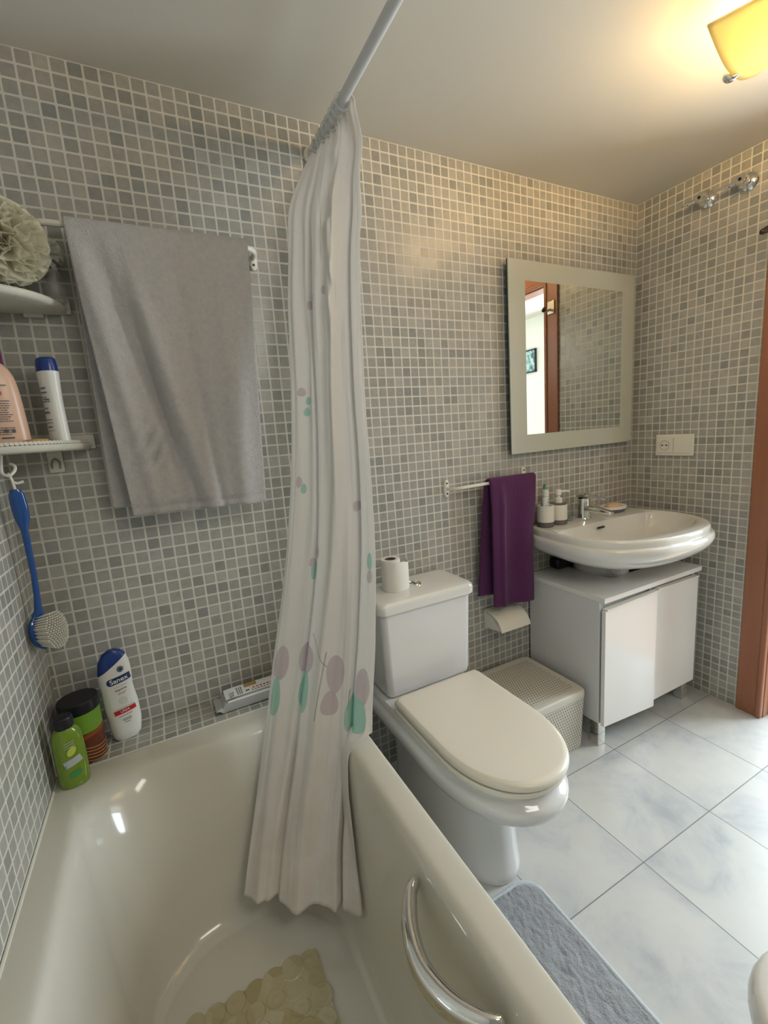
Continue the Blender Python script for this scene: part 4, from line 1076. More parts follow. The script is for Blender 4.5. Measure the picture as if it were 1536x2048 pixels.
# keep the cloth just inside the tub wall below the rim
fine = interp_rows(rows, 8)
NS = 260; bm = bmesh.new(); uvl = bm.loops.layers.uv.new('UVMap'); grid = []
K = len(fine) - 1
def tub_right(z):
    t = [(.49, .690), (.47, .664), (.40, .644), (.32, .630), (.23, .612), (.165, .592), (.1, .56)]
    if z > .49: return 9
    for (a, b), (c, d) in zip(t, t[1:]):
        if z >= c: return lerp(d, b, (z - c) / (a - c)) - .006
    return .55
for k, r in enumerate(fine):
    h = k / K; L = Vector((r[1], r[2], r[0])); Rv = Vector((r[4], r[5], r[3]))
    wv = Rv - L; nrm = Vector((wv.y, -wv.x, 0)).normalized()   # points toward the room
    amp = .010 + .020 * min(1, h * 5) - .010 * max(0, (h - .55) / .45)
    row = []
    for i in range(NS + 1):
        s = i / NS
        env = min(1, s / .05, (1 - s) / .05)
        wob = noise.noise(Vector((s * 2.2, h * 2.6, 5.0)))
        ph1 = 2 * PI * (3.2 * s + .8 * wob + .25 * h)
        f = (.004 + .003 * min(1, h * 5) - .003 * h) * math.sin(ph1) + .016 * noise.noise(Vector((s * 3.2, h * 2.6, 2.0))) + .006 * noise.noise(Vector((s * 9 + h * 3, h * 7, 6.0)))
        f += .0030 * noise.noise(Vector((s * 13, h * 4.0, 9.0))) + .0012 * noise.noise(Vector((s * 30, h * 12.0, 4.0)))
        # two long drapes that run the whole height
        for cs, dp, wd in ((.27 + .05 * math.sin(h * 3), .020, .026), (.85 - .05 * h, .030, .020), (.58 + .25 * (.5 - h), -.022, .07), (.12, -.012, .05)):
            f -= dp * math.exp(-((s - cs) / wd) ** 2) * min(1, h * 4)
        if h < .10: f = math.sin(s * 2 * PI * 11 + 2 * math.sin(s * 9)) * .010 * (1 - h / .10) + f * (h / .10)
        su = s + .012 * math.sin(ph1 + 1.2) * env
        p = L + wv * su + nrm * f * (.25 + .75 * env)
        if .05 < h < .38:   # crumples where the gathers turn over near the top right
            q = math.exp(-((s - .62 - .05 * math.sin(h * 23)) / .10) ** 2) * math.sin((h - .05) / .33 * PI)
            p += nrm * .024 * q * noise.noise(Vector((s * 14, h * 34, 1.0)))
        if s > .7 and h < .22: p.x += .010 * (s - .7) / .3 * math.sin(h * 75) * (1 - h / .22)
        p.z += -.004 * math.sin(s * 17) * max(0, h - .9) * 10 * .5
        if p.z < .49: p.x = min(p.x, tub_right(p.z))
        p.y = min(p.y, -.018)
        row.append((bm.verts.new(p), s, p.z))
    grid.append(row)
for a, b in zip(grid, grid[1:]):
    for i in range(NS):
        q = (a[i], a[i + 1], b[i + 1], b[i]); f = bm.faces.new([x[0] for x in q])
        for lp_, x in zip(f.loops, q): lp_[uvl].uv = (x[1], x[2])
cl = finish('curtain_cloth', bm, M['curtain'], cur, angle=180)
md = cl.modifiers.new('thickness', 'SOLIDIFY'); md.thickness = .0009
for k in range(9):
    y = -.030 - k * .027
    bm = bmesh.new()
    rng = random.Random(k); tl_ = rng.uniform(-.12, .12)
    ring = [Vector((.876 + .0185 * math.cos(a), y + tl_ * .03 * math.cos(a), 2.0955 + .0195 * math.sin(a))) for a in [2 * PI * q / 28 for q in range(29)]]
    tube(bm, ring, .0026, 8, cap=False); finish('curtain_ring', bm, M['clear_plastic'], cur)

# ------------------------------------------------------------------ corner shelves
def corner_shelf(name, label, z, rad, lip):
    t = thing(name, label, 'shelf', (0, 0, z))
    bm = bmesh.new(); N_ = 28
    def arc(r, zz):
        pts = [Vector((.002, -.002, zz))]
        for k in range(N_ + 1):
            a = k / N_ * PI / 2; pts.append(Vector((.002 + r * math.cos(a) ** .9 if math.cos(a) > 0 else .002, -.002 - r * math.sin(a) ** .9, zz)))
        return pts
    loft(bm, [arc(rad - .008, z - .016), arc(rad, z - .012), arc(rad + .003, z - .004), arc(rad, z), arc(rad - .006, z)]); finish('tray', bm, M['shelf_plastic'], t, angle=50)
    bm = bmesh.new(); abox(bm, .003, rad + .012, -.010, -.001, z - .014, z + .022, .003, 2); abox(bm, .001, .010, -rad - .012, -.003, z - .014, z + .022, .003, 2); finish('wall_rim', bm, M['shelf_plastic'], t)
    if lip:
        bm = bmesh.new()
        for k in range(34):
            a = (k + .5) / 34 * PI / 2; c = Vector((.002 + (rad - .006) * math.cos(a) ** .9, -.002 - (rad - .006) * math.sin(a) ** .9, z + .003))
            tv = Vector((math.sin(a), math.cos(a), 0)); tw_ = Matrix.Rotation(-a, 4, 'Z')
            tube(bm, [c + Vector((math.cos(a), -math.sin(a), 0)) * -.004 + Vector((0, 0, -.002)), c + Vector((math.cos(a), -math.sin(a), 0)) * .003 + Vector((0, 0, .002))], [.0046, .0046], 8)
        e = finish('beaded_edge', bm, M['shelf_plastic'], t, angle=60)
    return t
s1 = corner_shelf('corner_shelf', 'upper white plastic corner shelf holding the shower puffs', 1.633, .186, False)
bm = bmesh.new(); abox(bm, .10, .14, -.011, -.001, 1.608, 1.6185, .002, 2); finish('bracket', bm, M['shelf_plastic'], s1)
s2 = corner_shelf('corner_shelf', 'lower white plastic corner shelf with beaded edge and bottles', 1.301, .186, True)
bm = bmesh.new(); abox(bm, .088, .122, -.006, -.0008, 1.232, 1.2865, .004, 2)
hp = finish('hook_plate', bm, M['shelf_plastic'], s2)
bm = bmesh.new(); tube(bm, smooth_path([(.112, -.007, 1.242), (.113, -.009, 1.258), (.105, -.011, 1.267), (.097, -.009, 1.258), (.096, -.007, 1.244)], 6), .0022, 8); finish('hook', bm, M['shadow_gap'], hp)
# hook for the brush on the left side
bm = bmesh.new(); tube(bm, smooth_path([(.022, -.100, 1.284), (.020, -.108, 1.262), (.022, -.118, 1.244), (.034, -.122, 1.238), (.044, -.116, 1.248), (.044, -.108, 1.258), (.036, -.102, 1.264)], 6), .0034, 10); finish('side_hook', bm, M['white_plastic'], s2)

# bath brush hanging from it
bb = thing('bath_brush', 'blue long-handled bath brush with white bristles hanging in the corner', 'brush', (.03, -.11, 1.2))
bm = bmesh.new(); tube(bm, smooth_path([(.032, -.119, 1.244), (.036, -.118, 1.228), (.037, -.116, 1.212), (.038, -.115, 1.200)], 4), [.0028] * 9 + [.0025] * 4, 8)
tube(bm, [(.036, -.117, 1.222), (.045, -.116, 1.219), (.056, -.115, 1.222)], [.004, .003, .0035], 8); finish('hanging_strap', bm, M['white_plastic'], bb)
bm = bmesh.new()
rings = []
for z, hw, ht, x, y in ((1.206, .010, .005, .036, -.113), (1.195, .015, .007, .037, -.113), (1.165, .017, .009, .038, -.112), (1.135, .015, .009, .038, -.110), (1.112, .008, .007, .037, -.108), (1.06, .007, .006, .036, -.106), (1.0, .0065, .006, .035, -.104), (.95, .007, .006, .032, -.103), (.91, .009, .006, .028, -.102), (.90, .014, .007, .025, -.102)):
    rings.append([Vector((x + (hw * .95 * math.cos(a)), y + ht * math.sin(a) - 0 * hw, z)) for a in [2 * PI * k / 20 for k in range(20)]])
loft(bm, rings); finish('handle', bm, M['brush_blue'], bb)
hc = Vector((.030, -.104, .858)); hax = Vector((.86, -.50, .06)).normalized(); hu = Vector((0, 0, 1)); hv = hax.cross(hu).normalized(); hu = hv.cross(hax).normalized()
bm = bmesh.new()
rings = [[hc + hax * d + hu * r * 1.45 * math.cos(2 * PI * k / 32) + hv * r * math.sin(2 * PI * k / 32) for k in range(32)] for d, r in ((-.020, .008), (-.018, .022), (-.010, .030), (-.002, .031), (0, .029))]
loft(bm, rings); finish('head', bm, M['brush_blue'], bb)
bm = bmesh.new(); rng = random.Random(8)
for a_ in range(-9, 10):
    for b_ in range(-6, 7):
        u, v = a_ * .0046, b_ * .0046 + (.0023 if a_ % 2 else 0)
        if (u / .041) ** 2 + (v / .027) ** 2 > 1: continue
        p0 = hc + hax * .0005 + hu * u + hv * v; L_ = .050 - .014 * ((u / .041) ** 2 + (v / .027) ** 2)
        tube(bm, [p0, p0 + hax * L_ + hu * u * .18 + hv * v * .18], [.0011, .0015], 5)
o = finish('bristles', bm, M['bristle'], bb, angle=40); o['kind'] = 'stuff'

# ---- shower puffs on the upper shelf
def puff(name, label, mat, c, R, seed, petals=46):
    rng = random.Random(seed); bm = bmesh.new()
    # a core and many ruffled ribbons of netting
    for k in range(petals):
        d = Vector((rng.gauss(0, 1), rng.gauss(0, 1), rng.gauss(0, 1))).normalized()
        a = d.orthogonal().normalized(); b = d.cross(a); ph = rng.uniform(0, 6.28); a, b = a * math.cos(ph) + b * math.sin(ph), b * math.cos(ph) - a * math.sin(ph)
        n1, n2 = 16, 7; g = []
        rr = R * rng.uniform(.85, 1.03); wd = R * rng.uniform(.5, .8)
        for i in range(n1 + 1):
            row = []
            for j in range(n2 + 1):
                s = (i / n1 - .5) * 2; t = j / n2
                ruff = .16 * R * math.sin(i * 1.25 + ph) * t
                p = d * (rr * (.35 + .65 * t) - .12 * R * s * s) + a * (wd * s * (.4 + .6 * t)) + b * (ruff + .1 * R * t * math.sin(s * 3))
                if p.length > R: p = p.normalized() * R
                q = Vector(c) + Vector((p.x, p.y, p.z * .95)); 
                q.x = max(q.x, .004); q.y = min(q.y, -.012); q.z = max(q.z, 1.6345)
                row.append(bm.verts.new(q))
            g.append(row)
        for i in range(n1):
            for j in range(n2): bm.faces.new((g[i][j], g[i + 1][j], g[i + 1][j + 1], g[i][j + 1]))
    o = finish(name, bm, M[mat], angle=180)
    return tag(o, label, 'shower puff')
puff('shower_puff', 'cream mesh shower puff at the front of the upper corner shelf', 'puff_cream', (.106, -.140, 1.726), .090, 3, 90)
puff('shower_puff', 'thin greyish-white shower puff behind the cream one, by the towel', 'puff_white', (.168, -.052, 1.742), .042, 5, 40)
# crumpled clear bag
rng = random.Random(12); bm = bmesh.new(); g = []
for i in range(13):
    row = []
    for j in range(17):
        a = 2 * PI * j / 16; z = 1.6345 + .066 * i / 12
        r = .030 + .010 * math.sin(i * .5) + .006 * noise.noise(Vector((math.cos(a) * 2, math.sin(a) * 2, i * .5)))
        row.append(Vector(((.178 + r * .55 * math.cos(a)), -.050 + r * 1.1 * math.sin(a), z)))
    g.append(row[:-1])
loft(bm, g); tag(finish('clear_bag', bm, M['bag'], angle=60), 'small crumpled clear plastic bag at the right end of the upper shelf', 'bag')

# ---- bottles on the lower shelf
def oval_rings(c, rows, n=36, p=2.0, rot=0):
    out = []
    for z, rx, ry in rows:
        ring = []
        for k in range(n):
            a = 2 * PI * k / n; ca, sa = math.cos(a), math.sin(a)
            x, y = rx * math.copysign(abs(ca) ** (2 / p), ca), ry * math.copysign(abs(sa) ** (2 / p), sa)
            ring.append(Vector((c[0] + x * math.cos(rot) - y * math.sin(rot), c[1] + x * math.sin(rot) + y * math.cos(rot), z)))
        out.append(ring)
    return out
pk = thing('lotion_bottle', 'peach lotion bottle with plum cap on the lower corner shelf', 'bottle', (.05, -.1, 1.302))
rot1 = .25
bm = bmesh.new(); loft(bm, oval_rings((.046, -.105), interp_rows([(1.3025, .034, .020), (1.306, .038, .0235), (1.36, .037, .024), (1.42, .034, .023), (1.452, .030, .021), (1.472, .022, .017), (1.482, .014, .013), (1.484, .0125, .0125)], 4), p=2.3, rot=rot1)); finish('body', bm, M['pink'], pk, angle=60)
bm = bmesh.new(); lathe(bm, [(.001, 1.4842), (.0165, 1.4842), (.0165, 1.516), (.014, 1.519), (.001, 1.519)], (.046, -.105, 0)); finish('cap', bm, M['plum'], pk, angle=50)
def pinkfn(u, v):
    y = -.0252 * (max(0, 1 - abs(u / .0385) ** 2.3)) ** (1 / 2.3) - .0008
    return Vector((.046 + u * math.cos(rot1) - y * math.sin(rot1), -.105 + u * math.sin(rot1) + y * math.cos(rot1), v))
bm = bmesh.new(); rng = random.Random(6)
quad_patch(bm, pinkfn, -.028, .012, 1.434, 1.4358, 8, 1); finish('label_line', bm, M['ink'], pk, smooth=False)
bm = bmesh.new(); quad_patch(bm, pinkfn, -.028, .012, 1.4005, 1.402, 8, 1)
for k in range(15):
    z = 1.395 - k * .0048
    if k in (9, 10): continue
    u = -.028; e = rng.uniform(.004, .014)
    while u < e:
        w_ = rng.uniform(.002, .007); quad_patch(bm, pinkfn, u, min(u + w_, e), z, z + .0016, 2, 1); u += w_ + .0012
for x0, x1 in ((-.022, -.015), (-.008, .000), (.006, .012)): quad_patch(bm, pinkfn, x0, x1, 1.332, 1.340, 3, 2)
quad_patch(bm, pinkfn, -.014, .008, 1.3195, 1.3225, 5, 1)
finish('label_print', bm, M['ink'], pk, smooth=False)
bm = bmesh.new(); disc_patch(bm, pinkfn, -.006, 1.418, .0075, .0065); finish('label_dot', bm, M['ink_red'], pk, smooth=False)

wb = thing('shampoo_bottle', 'slim white shampoo bottle with dark blue cap on the lower corner shelf', 'bottle', (.135, -.09, 1.302))
rot2 = -1.05; wc = (.137, -.088)
bm = bmesh.new(); loft(bm, oval_rings(wc, interp_rows([(1.3025, .026, .016), (1.306, .029, .0185), (1.35, .027, .018), (1.40, .0255, .0175), (1.44, .027, .019), (1.466, .029, .020), (1.4665, .028, .0195)], 4), p=2.2, rot=rot2)); finish('body', bm, M['bottle_white'], wb, angle=60)
bm = bmesh.new()
capr = oval_rings(wc, [(1.467, .0288, .0198), (1.48, .0285, .0195), (1.495, .027, .018), (1.4985, .024, .0155)], p=2.2, rot=rot2)
capr[0] = [Vector((p.x, p.y, 1.4672)) for p in capr[0]]
loft(bm, capr); finish('cap', bm, M['blue'], wb, angle=50)
def wfn(u, v):
    y = -.0195 * (max(0, 1 - abs(u / .0285) ** 2.2)) ** (1 / 2.2) - .0012
    return Vector((wc[0] + u * math.cos(rot2) - y * math.sin(rot2), wc[1] + u * math.sin(rot2) + y * math.cos(rot2), v))
bm = bmesh.new(); rng = random.Random(16)
for z, h_ in ((1.428, .006), (1.418, .006), (1.408, .0035), (1.398, .004), (1.383, .004), (1.372, .008), (1.357, .003), (1.350, .003), (1.34, .005), (1.332, .002)):
    u = .0; e = rng.uniform(.015, .021)
    while u < e:
        w_ = rng.uniform(.002, .006); quad_patch(bm, wfn, u, min(u + w_, e), z, z + h_ * .6, 2, 1); u += w_ + .0012
quad_patch(bm, wfn, .004, .021, 1.403, 1.4055, 5, 1)
finish('label_print', bm, M['ink'], wb, smooth=False)
bm = bmesh.new(); lathe(bm, [(.001, 0), (.020, .0), (.024, .006), (.020, .012), (.001, .0135)], (.098, -.118, 1.3025), 24, sx=1, sy=.7); tag(finish('soap_bar', bm, M['soap']), 'small orange soap bar between the two bottles on the lower shelf', 'soap')

# ------------------------------------------------------------------ things on the ledge
sx_ = thing('shower_gel_bottle', 'white Sanex bottle with slanted blue cap on the tiled ledge'.replace(' Sanex', ' shower gel'), 'bottle', (.155, -.05, .487))
bc = (.152, -.050); brt = .18
def bt(lx, ly, z):
    return Vector((bc[0] + lx * math.cos(brt) - ly * math.sin(brt), bc[1] + lx * math.sin(brt) + ly * math.cos(brt), z))
def outline_gel(t):
    """half widths left/right of the bottle at height t in 0..1"""
    Lk = interp_tab([(0, .026), (.05, .034), (.2, .038), (.4, .041), (.6, .043), (.75, .043), (.88, .038), (.97, .026), (1, .012)], t)
    Rk = interp_tab([(0, .028), (.05, .036), (.2, .041), (.38, .040), (.5, .036), (.58, .034), (.7, .036), (.82, .036), (.92, .031), (.98, .020), (1, .010)], t)
    return Lk, Rk
def interp_tab(tab, t):
    for (a, b), (c, d) in zip(tab, tab[1:]):
        if t <= c:
            k = (t - a) / (c - a); k = k * k * (3 - 2 * k) * .5 + k * .5; return lerp(b, d, k)
    return tab[-1][1]
def gel_cut(lx): return .688 + (lx + .04) * .62        # slanted seam between cap and body
Z0, Z1 = .4875, .748
def gel_pt(a, z, grow=0.0):
    t = (z - Z0) / (Z1 - Z0); Lk, Rk = outline_gel(min(1, max(0, t))); d = .021 * (1 - .55 * max(0, (t - .8) / .2) ** 2) * (1 - .35 * max(0, (.06 - t) / .06))
    ca, sa = math.cos(a), math.sin(a); k = Rk if ca > 0 else Lk
    return (k + grow) * math.copysign(abs(ca) ** .8, ca), (d + grow) * math.copysign(abs(sa) ** .8, sa)
def gel_part(zf0, zf1, steps, mat, name, grow=0.0):
    bm = bmesh.new(); rings = []
    for j in range(steps + 1):
        ring = []
        for k in range(48):
            a = 2 * PI * k / 48
            zz = .6
            for _ in range(4):
                lx, ly = gel_pt(a, zz, grow); zz = lerp(zf0(lx), zf1(lx), j / steps)
            lx, ly = gel_pt(a, zz, grow); ring.append(bt(lx, ly, zz))
        rings.append(ring)
    loft(bm, rings); return finish(name, bm, M[mat], sx_, angle=60)
gel_part(lambda x: Z0, lambda x: gel_cut(x), 26, 'bottle_white', 'body')
gel_part(lambda x: gel_cut(x) + .0006, lambda x: Z1, 14, 'blue', 'cap', .0004)
def gelfn(u, v, lift=.0009):
    z = v; t = (z - Z0) / (Z1 - Z0); Lk, Rk = outline_gel(t); k = Rk if u > 0 else Lk
    d = .021 * (1 - .55 * max(0, (t - .8) / .2) ** 2)
    y = -d * (max(0, 1 - abs(u / k) ** 2.5)) ** .4
    return bt(u, y - lift, z)
def tilt(fn, cu, cv, ang):
    return lambda u, v: fn(cu + u * math.cos(ang) - v * math.sin(ang), cv + u * math.sin(ang) + v * math.cos(ang))
bm = bmesh.new()
pf2 = tilt(lambda u, v: gelfn(u, v, .0009), .003, .668, .13)
quad_patch(bm, pf2, -.022, .028, -.0095, .0095, 14, 4); disc_patch(bm, pf2, -.022, 0, .008, .0095, 20)
finish('label_band', bm, M['navy'], sx_, smooth=False)
text_mesh('label_text', 'Sanex', .0185, tilt(lambda u, v: gelfn(u, v, .0018), .002, .668, .13), M['label_white'], sx_, bold=.0002)
text_mesh('label_text', 'experts', .0095, tilt(lambda u, v: gelfn(u, v, .0012), .003, .6405, .1), M['ink'], sx_)
bm = bmesh.new(); disc_patch(bm, lambda u, v: gelfn(u, v, .001), .010, .6965, .0075, .0085); finish('label_seal', bm, M['navy'], sx_, smooth=False)
bm = bmesh.new()
for q in range(24):
    a0, a1 = 2 * PI * q / 24, 2 * PI * (q + 1) / 24
    vs = [gelfn(.010 + r * math.cos(a), .6965 + r * 1.12 * math.sin(a), .0016) for r, a in ((.0045, a0), (.0056, a0), (.0056, a1), (.0045, a1))]
    bm.faces.new([bm.verts.new(v) for v in vs])
finish('seal_ring', bm, M['silver_ink'], sx_, smooth=False)
bm = bmesh.new()
quad_patch(bm, tilt(gelfn, .003, .649, .1), -.016, .016, -.001, .001, 8, 1); finish('label_line', bm, M['silver_ink'], sx_, smooth=False)
bm = bmesh.new()
for q in range(24):
    a0, a1 = 2 * PI * q / 24, 2 * PI * (q + 1) / 24
    for r0, r1 in ((.0095, .0103), (.0045, .0055)):
        vs = [gelfn(.004 + r * math.cos(a), .607 + r * math.sin(a), .0011) for r, a in ((r0, a0), (r1, a0), (r1, a1), (r0, a1))]
        bm.faces.new([bm.verts.new(v) for v in vs])
finish('label_ring', bm, M['silver_ink'], sx_, smooth=False)
bm = bmesh.new(); quad_patch(bm, tilt(gelfn, .004, .5865, .1), -.024, .024, -.0012, .0012, 10, 1)
finish('label_print', bm, M['silver_ink'], sx_, smooth=False)
bm = bmesh.new()
for z, hw in ((.6305, .011), (.6265, .009)): quad_patch(bm, tilt(gelfn, .004, z, .1), -hw, hw, -.0006, .0006, 8, 1)
finish('label_print', bm, M['ink_red'], sx_, smooth=False)
bm = bmesh.new(); quad_patch(bm, tilt(gelfn, .004, .5635, .1), -.016, .016, -.0008, .0008, 8, 1)
finish('label_print', bm, M['ink_red'], sx_, smooth=False)
bm = bmesh.new(); quad_patch(bm, tilt(gelfn, .0045, .5765, .1), -.0265, .0265, -.0065, .0065, 14, 2); finish('label_band', bm, M['red'], sx_, smooth=False)
text_mesh('label_text', 'UREA', .0095, tilt(lambda u, v: gelfn(u, v, .0018), .004, .577, .1), M['label_white'], sx_)
bm = bmesh.new()
for z, hw in ((.5535, .010), (.5490, .010), (.5425, .006)):
    u = -hw
    while u < hw: quad_patch(bm, tilt(gelfn, .006, z, .1), u, u + .003, -.0009, .0009, 2, 1); u += .0042
finish('label_print', bm, M['ink'], sx_, smooth=False)

# hair mask jar behind
jr = thing('hair_mask_jar', 'round green and brown jar with wide black lid in the corner of the ledge', 'jar', (.062, -.09, .487))
jc = (.063, -.083)
bm = bmesh.new(); lathe(bm, [(.001, .4872), (.039, .4872), (.042, .491), (.043, .55), (.0435, .625), (.001, .625)], jc + (0,), 40); finish('body', bm, M['brown_label'], jr, angle=50)
bm = bmesh.new(); lathe(bm, [(.001, .6255), (.0455, .6255), (.0465, .630), (.0465, .650), (.0445, .655), (.001, .656)], jc + (0,), 40); finish('lid', bm, M['dark_plastic'], jr, angle=50)
def jarfn(u, v): a = u / .0438 - .55; return Vector((jc[0] + .0441 * math.sin(a + .55), jc[1] - .0441 * math.cos(a + .55), v))
def band(bm, fn, u0, u1, v0, v1, n=24): quad_patch(bm, fn, u0, u1, v0, v1, n, 2)
bm = bmesh.new(); band(bm, jarfn, -.06, .09, .572, .6245); finish('label_band', bm, M['green_label'], jr, smooth=False)
bm = bmesh.new()
for k in range(5): band(bm, lambda u, v: jarfn(u, v - .012 * math.sin(u * 30)) + Vector((0, 0, 0)), .0, .075, .498 + k * .009, .501 + k * .009)
finish('label_band', bm, M['tan_label'], jr, smooth=False)
bm = bmesh.new(); band(bm, lambda u, v: jarfn(u, v + u * .12) + Vector((.0, -.0004, 0)), -.01, .08, .556, .568); finish('label_band', bm, plain('rust_label', (.32, .08, .02, 1), .4), jr, smooth=False)

# green shampoo bottle in front
gs = thing('shampoo_bottle', 'green shampoo bottle with black cap on the corner of the bathtub', 'bottle', (.05, -.172, .487))
gc = (.0475, -.182)
bm = bmesh.new(); loft(bm, oval_rings(gc, interp_rows([(.4885, .026, .018), (.492, .030, .021), (.53, .032, .0225), (.58, .032, .0225), (.62, .029, .021), (.634, .022, .018), (.638, .016, .016)], 4), p=2.2, rot=.2)); finish('body', bm, M['green_clear'], gs, angle=60)
bm = bmesh.new(); lathe(bm, [(.001, .6385), (.0185, .6385), (.020, .641), (.020, .662), (.018, .665), (.001, .666)], gc + (0,), 32); finish('cap', bm, M['dark_plastic'], gs, angle=50)
def gfn(u, v):
    y = -.0228 * (max(0, 1 - abs(u / .0325) ** 2.2)) ** (1 / 2.2) - .0012
    return Vector((gc[0] + u * math.cos(.2) - y * math.sin(.2), gc[1] + u * math.sin(.2) + y * math.cos(.2), v))
bm = bmesh.new(); disc_patch(bm, gfn, .004, .583, .008, .0125, ang=-.6); finish('fruit_print', bm, M['yellow_green'], gs, smooth=False)
bm = bmesh.new(); disc_patch(bm, gfn, .004, .524, .013, .008, ang=.3); disc_patch(bm, gfn, -.012, .548, .006, .003, ang=.8); finish('leaf_print', bm, M['leaf_green'], gs, smooth=False)
bm = bmesh.new(); quad_patch(bm, tilt(gfn, .003, .556, .25), -.018, .018, -.009, .009, 12, 3); finish('label_patch', bm, M['silver_ink'], gs, smooth=False)
bm = bmesh.new()
for z in (.607, .601, .595): quad_patch(bm, tilt(gfn, .002, z, .2), -.011, .011, -.0008, .0008, 8, 1)
finish('label_print', bm, M['silver_ink'], gs, smooth=False)

# wipes pack
wp = thing('wipes_pack', 'silver and white soft pack lying on the tiled ledge by the curtain', 'pack', (.5, -.07, .487))
m0 = Matrix.Translation((.492, -.068, .4875)) @ Matrix.Rotation(.02, 4, 'Z')
bm = bmesh.new(); rings = []
for x, w_, h_ in ((-.108, .036, .003), (-.100, .037, .005), (-.090, .034, .022), (-.080, .034, .036), (-.04, .035, .041), (.03, .035, .042), (.08, .034, .038), (.095, .035, .020), (.105, .037, .004), (.112, .036, .003)):
    ring = []
    for k in range(32):
        a = 2 * PI * k / 32; ca, sa = math.cos(a), math.sin(a)
        y = w_ * math.copysign(abs(ca) ** .45, ca); z = h_ / 2 + h_ / 2 * math.copysign(abs(sa) ** .45, sa)
        if x < -.095: z += .016; y *= 1.05
        ring.append(m0 @ Vector((x + .002 * math.sin(k * 1.7) * (abs(x) > .1), y, z + .001 * noise.noise(Vector((x * 60, k * .6, 0))))))
    rings.append(ring)
loft(bm, rings); finish('wrapper', bm, M['pack_silver'], wp, angle=45)
def pkfn(u, v): return m0 @ Vector((u, v, .0428 if -.08 < u < .07 else .040))
bm = bmesh.new(); quad_patch(bm, lambda u, v: m0 @ Vector((u, v, .0424 + .0004 - max(0, (-.06 - u)) * .12)), -.078, .09, -.030, .030, 14, 4)
quad_patch(bm, lambda u, v: m0 @ Vector((u, -.0362, v)), -.074, .085, .034, .0395, 10, 1); finish('label_panel', bm, M['label_white'], wp, smooth=False)
text_mesh('label_text', '75%', .019, lambda u, v: m0 @ Vector((-.060 + v, -.012 - u, .0434)), M['ink'], wp)
bm = bmesh.new()
rng = random.Random(9)
for x in (-.042, -.036, -.030):
    y = -.024
    while y < .018: L_ = rng.uniform(.003, .007); quad_patch(bm, lambda u, v: m0 @ Vector((u, v, .0434)), x, x + .0028, y, y + L_, 1, 1); y += L_ + .0015
for k in range(8): quad_patch(bm, lambda u, v: m0 @ Vector((u, v, .0434)), .0 + k * .009, .005 + k * .009, -.022, -.017, 1, 1)
for k in range(3): quad_patch(bm, lambda u, v: m0 @ Vector((u, v, .0434)), -.018 + k * .004, -.015 + k * .004, -.018, -.010, 1, 1)
finish('label_print', bm, M['ink'], wp, smooth=False)
bm = bmesh.new()
for k in range(6): quad_patch(bm, lambda u, v: m0 @ Vector((u, v, .0434)), .004 + k * .011, .011 + k * .011, -.010, -.004, 1, 1)
quad_patch(bm, lambda u, v: m0 @ Vector((u, v, .0434)), .075, .09, .0, .03, 1, 1)
finish('label_print', bm, M['red'], wp, smooth=False)
bm = bmesh.new(); quad_patch(bm, lambda u, v: m0 @ Vector((u, v, .0434)), -.018, .020, .006, .029, 2, 2); finish('label_photo', bm, M['tan_label'], wp, smooth=False)

# ------------------------------------------------------------------ bath rug
rg = thing('bath_rug', 'grey plush bath rug with pale binding on the floor beside the bathtub', 'rug', (.93, -.85, 0))
bm = bmesh.new(); nx, ny = 110, 150; g = []
RX0, RX1, RY0, RY1, RR = .738, 1.108, -1.09, -.600, .055
def in_round(x, y):
    cx = min(max(x, RX0 + RR), RX1 - RR); cy = min(max(y, RY0 + RR), RY1 - RR)
    d = math.hypot(x - cx, y - cy); return d / RR if d > 0 else 0, cx, cy
for i in range(nx + 1):
    row = []
    for j in range(ny + 1):
        x, y = lerp(RX0 + .006, RX1 - .006, i / nx), lerp(RY0 + .006, RY1 - .006, j / ny)
        d, cx, cy = in_round(x, y)
        if d > .88: k = .88 / d; x, y = cx + (x - cx) * k, cy + (y - cy) * k
        edge = min(1, (1 - min(d, 1)) * 3 + .25)
        h_ = .009 + .0022 * noise.noise(Vector((x * 36, y * 24, 0))) + .0024 * noise.noise(Vector((x * 110, y * 70, 3))) + .002 * noise.noise(Vector((x * 9, y * 14, 7)))
        row.append(bm.verts.new((x, y, max(.003, h_ * edge))))
    g.append(row)
for i in range(nx):
    for j in range(ny): bm.faces.new((g[i][j], g[i + 1][j], g[i + 1][j + 1], g[i][j + 1]))
bmesh.ops.remove_doubles(bm, verts=bm.verts[:], dist=.0002)
finish('pile', bm, M['rug'], rg, angle=180)
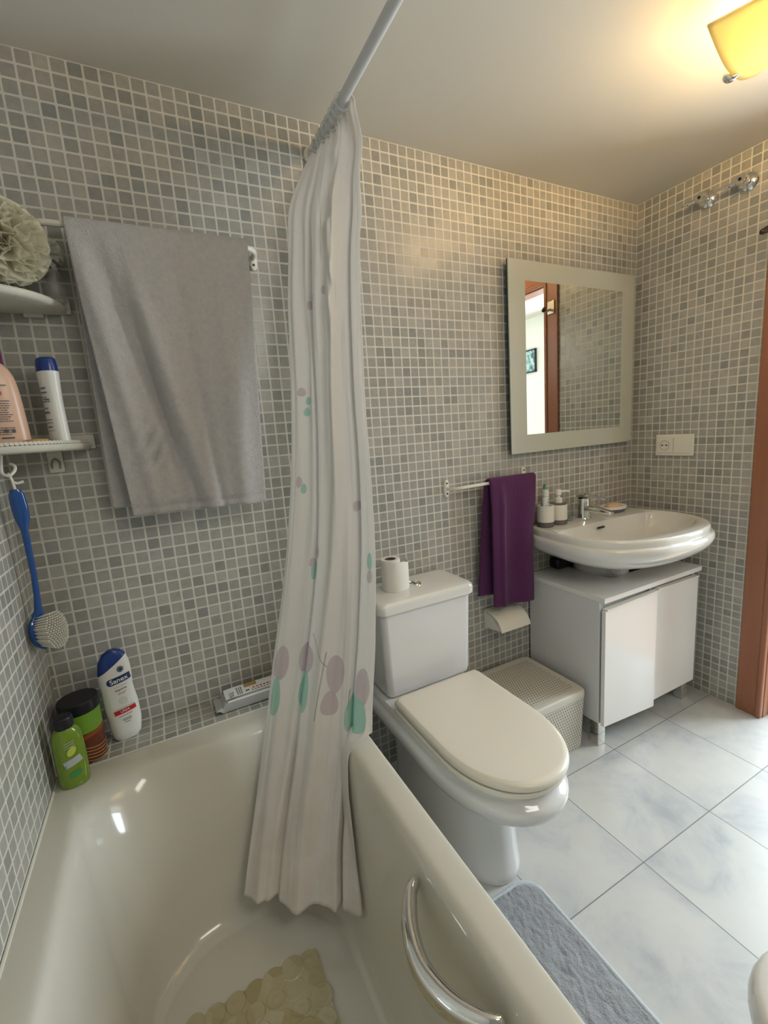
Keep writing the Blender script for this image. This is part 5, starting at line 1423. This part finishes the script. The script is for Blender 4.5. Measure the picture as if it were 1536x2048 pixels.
bm = bmesh.new(); loft(bm, [rrect(RX0 - d, RX1 + d, RY0 - d, RY1 + d, RR, z, 14) for d, z in ((0, .001), (.002, .002), (.002, .006), (-.002, .0085), (-.007, .0075), (-.009, .004))]); finish('binding', bm, M['rug_edge'], rg, angle=60)

# ------------------------------------------------------------------ bidet at the lower right
bd = thing('bidet', 'white ceramic bidet opposite the toilet, cut off by the picture edge', 'bidet', (1.2, -1.4, 0))
bm = bmesh.new()
def bshape(w_, yf, yb, z): return [Vector((p.x, -p.y, p.z)) for p in dshape(1.10, w_, -yf, -yb, z)]
rows = [(.105, -1.27, -1.775, .001), (.105, -1.27, -1.775, .03), (.098, -1.285, -1.775, .08), (.096, -1.285, -1.775, .16), (.118, -1.24, -1.775, .21), (.150, -1.18, -1.775, .26), (.172, -1.137, -1.775, .315), (.178, -1.124, -1.775, .35), (.176, -1.126, -1.775, .375), (.168, -1.136, -1.775, .388), (.150, -1.155, -1.77, .390), (.138, -1.17, -1.60, .382), (.128, -1.18, -1.59, .35), (.10, -1.22, -1.56, .30), (.04, -1.33, -1.45, .275)]
loft(bm, [bshape(*a) for a in interp_rows(rows, 4)]); finish('bowl', bm, M['ceramic'], bd, angle=60)
bm = bmesh.new(); lathe(bm, [(.001, .3895), (.024, .3895), (.022, .40), (.02, .46), (.001, .462)], (1.10, -1.68, 0)); finish('tap', bm, M['chrome'], bd)

# ------------------------------------------------------------------ picture in the hall
pc = thing('framed_picture', 'small framed landscape print on the hall wall, seen in the mirror', 'picture', (3.5, -1.82, 1.83))
bm = bmesh.new()
py0, py1, pz0, pz1 = -2.10, -1.722, 1.722, 1.925
for a in ((py0, py0 + .012, pz0, pz1), (py1 - .012, py1, pz0, pz1), (py0, py1, pz0, pz0 + .012), (py0, py1, pz1 - .012, pz1)): abox(bm, 3.478, 3.4995, a[0], a[1], a[2], a[3], .002, 1)
finish('frame', bm, M['dark_plastic'], pc)
bm = bmesh.new(); abox(bm, 3.484, 3.498, py0 + .012, py1 - .012, pz0 + .012, pz1 - .012); finish('print', bm, M['landscape'], pc, smooth=False)
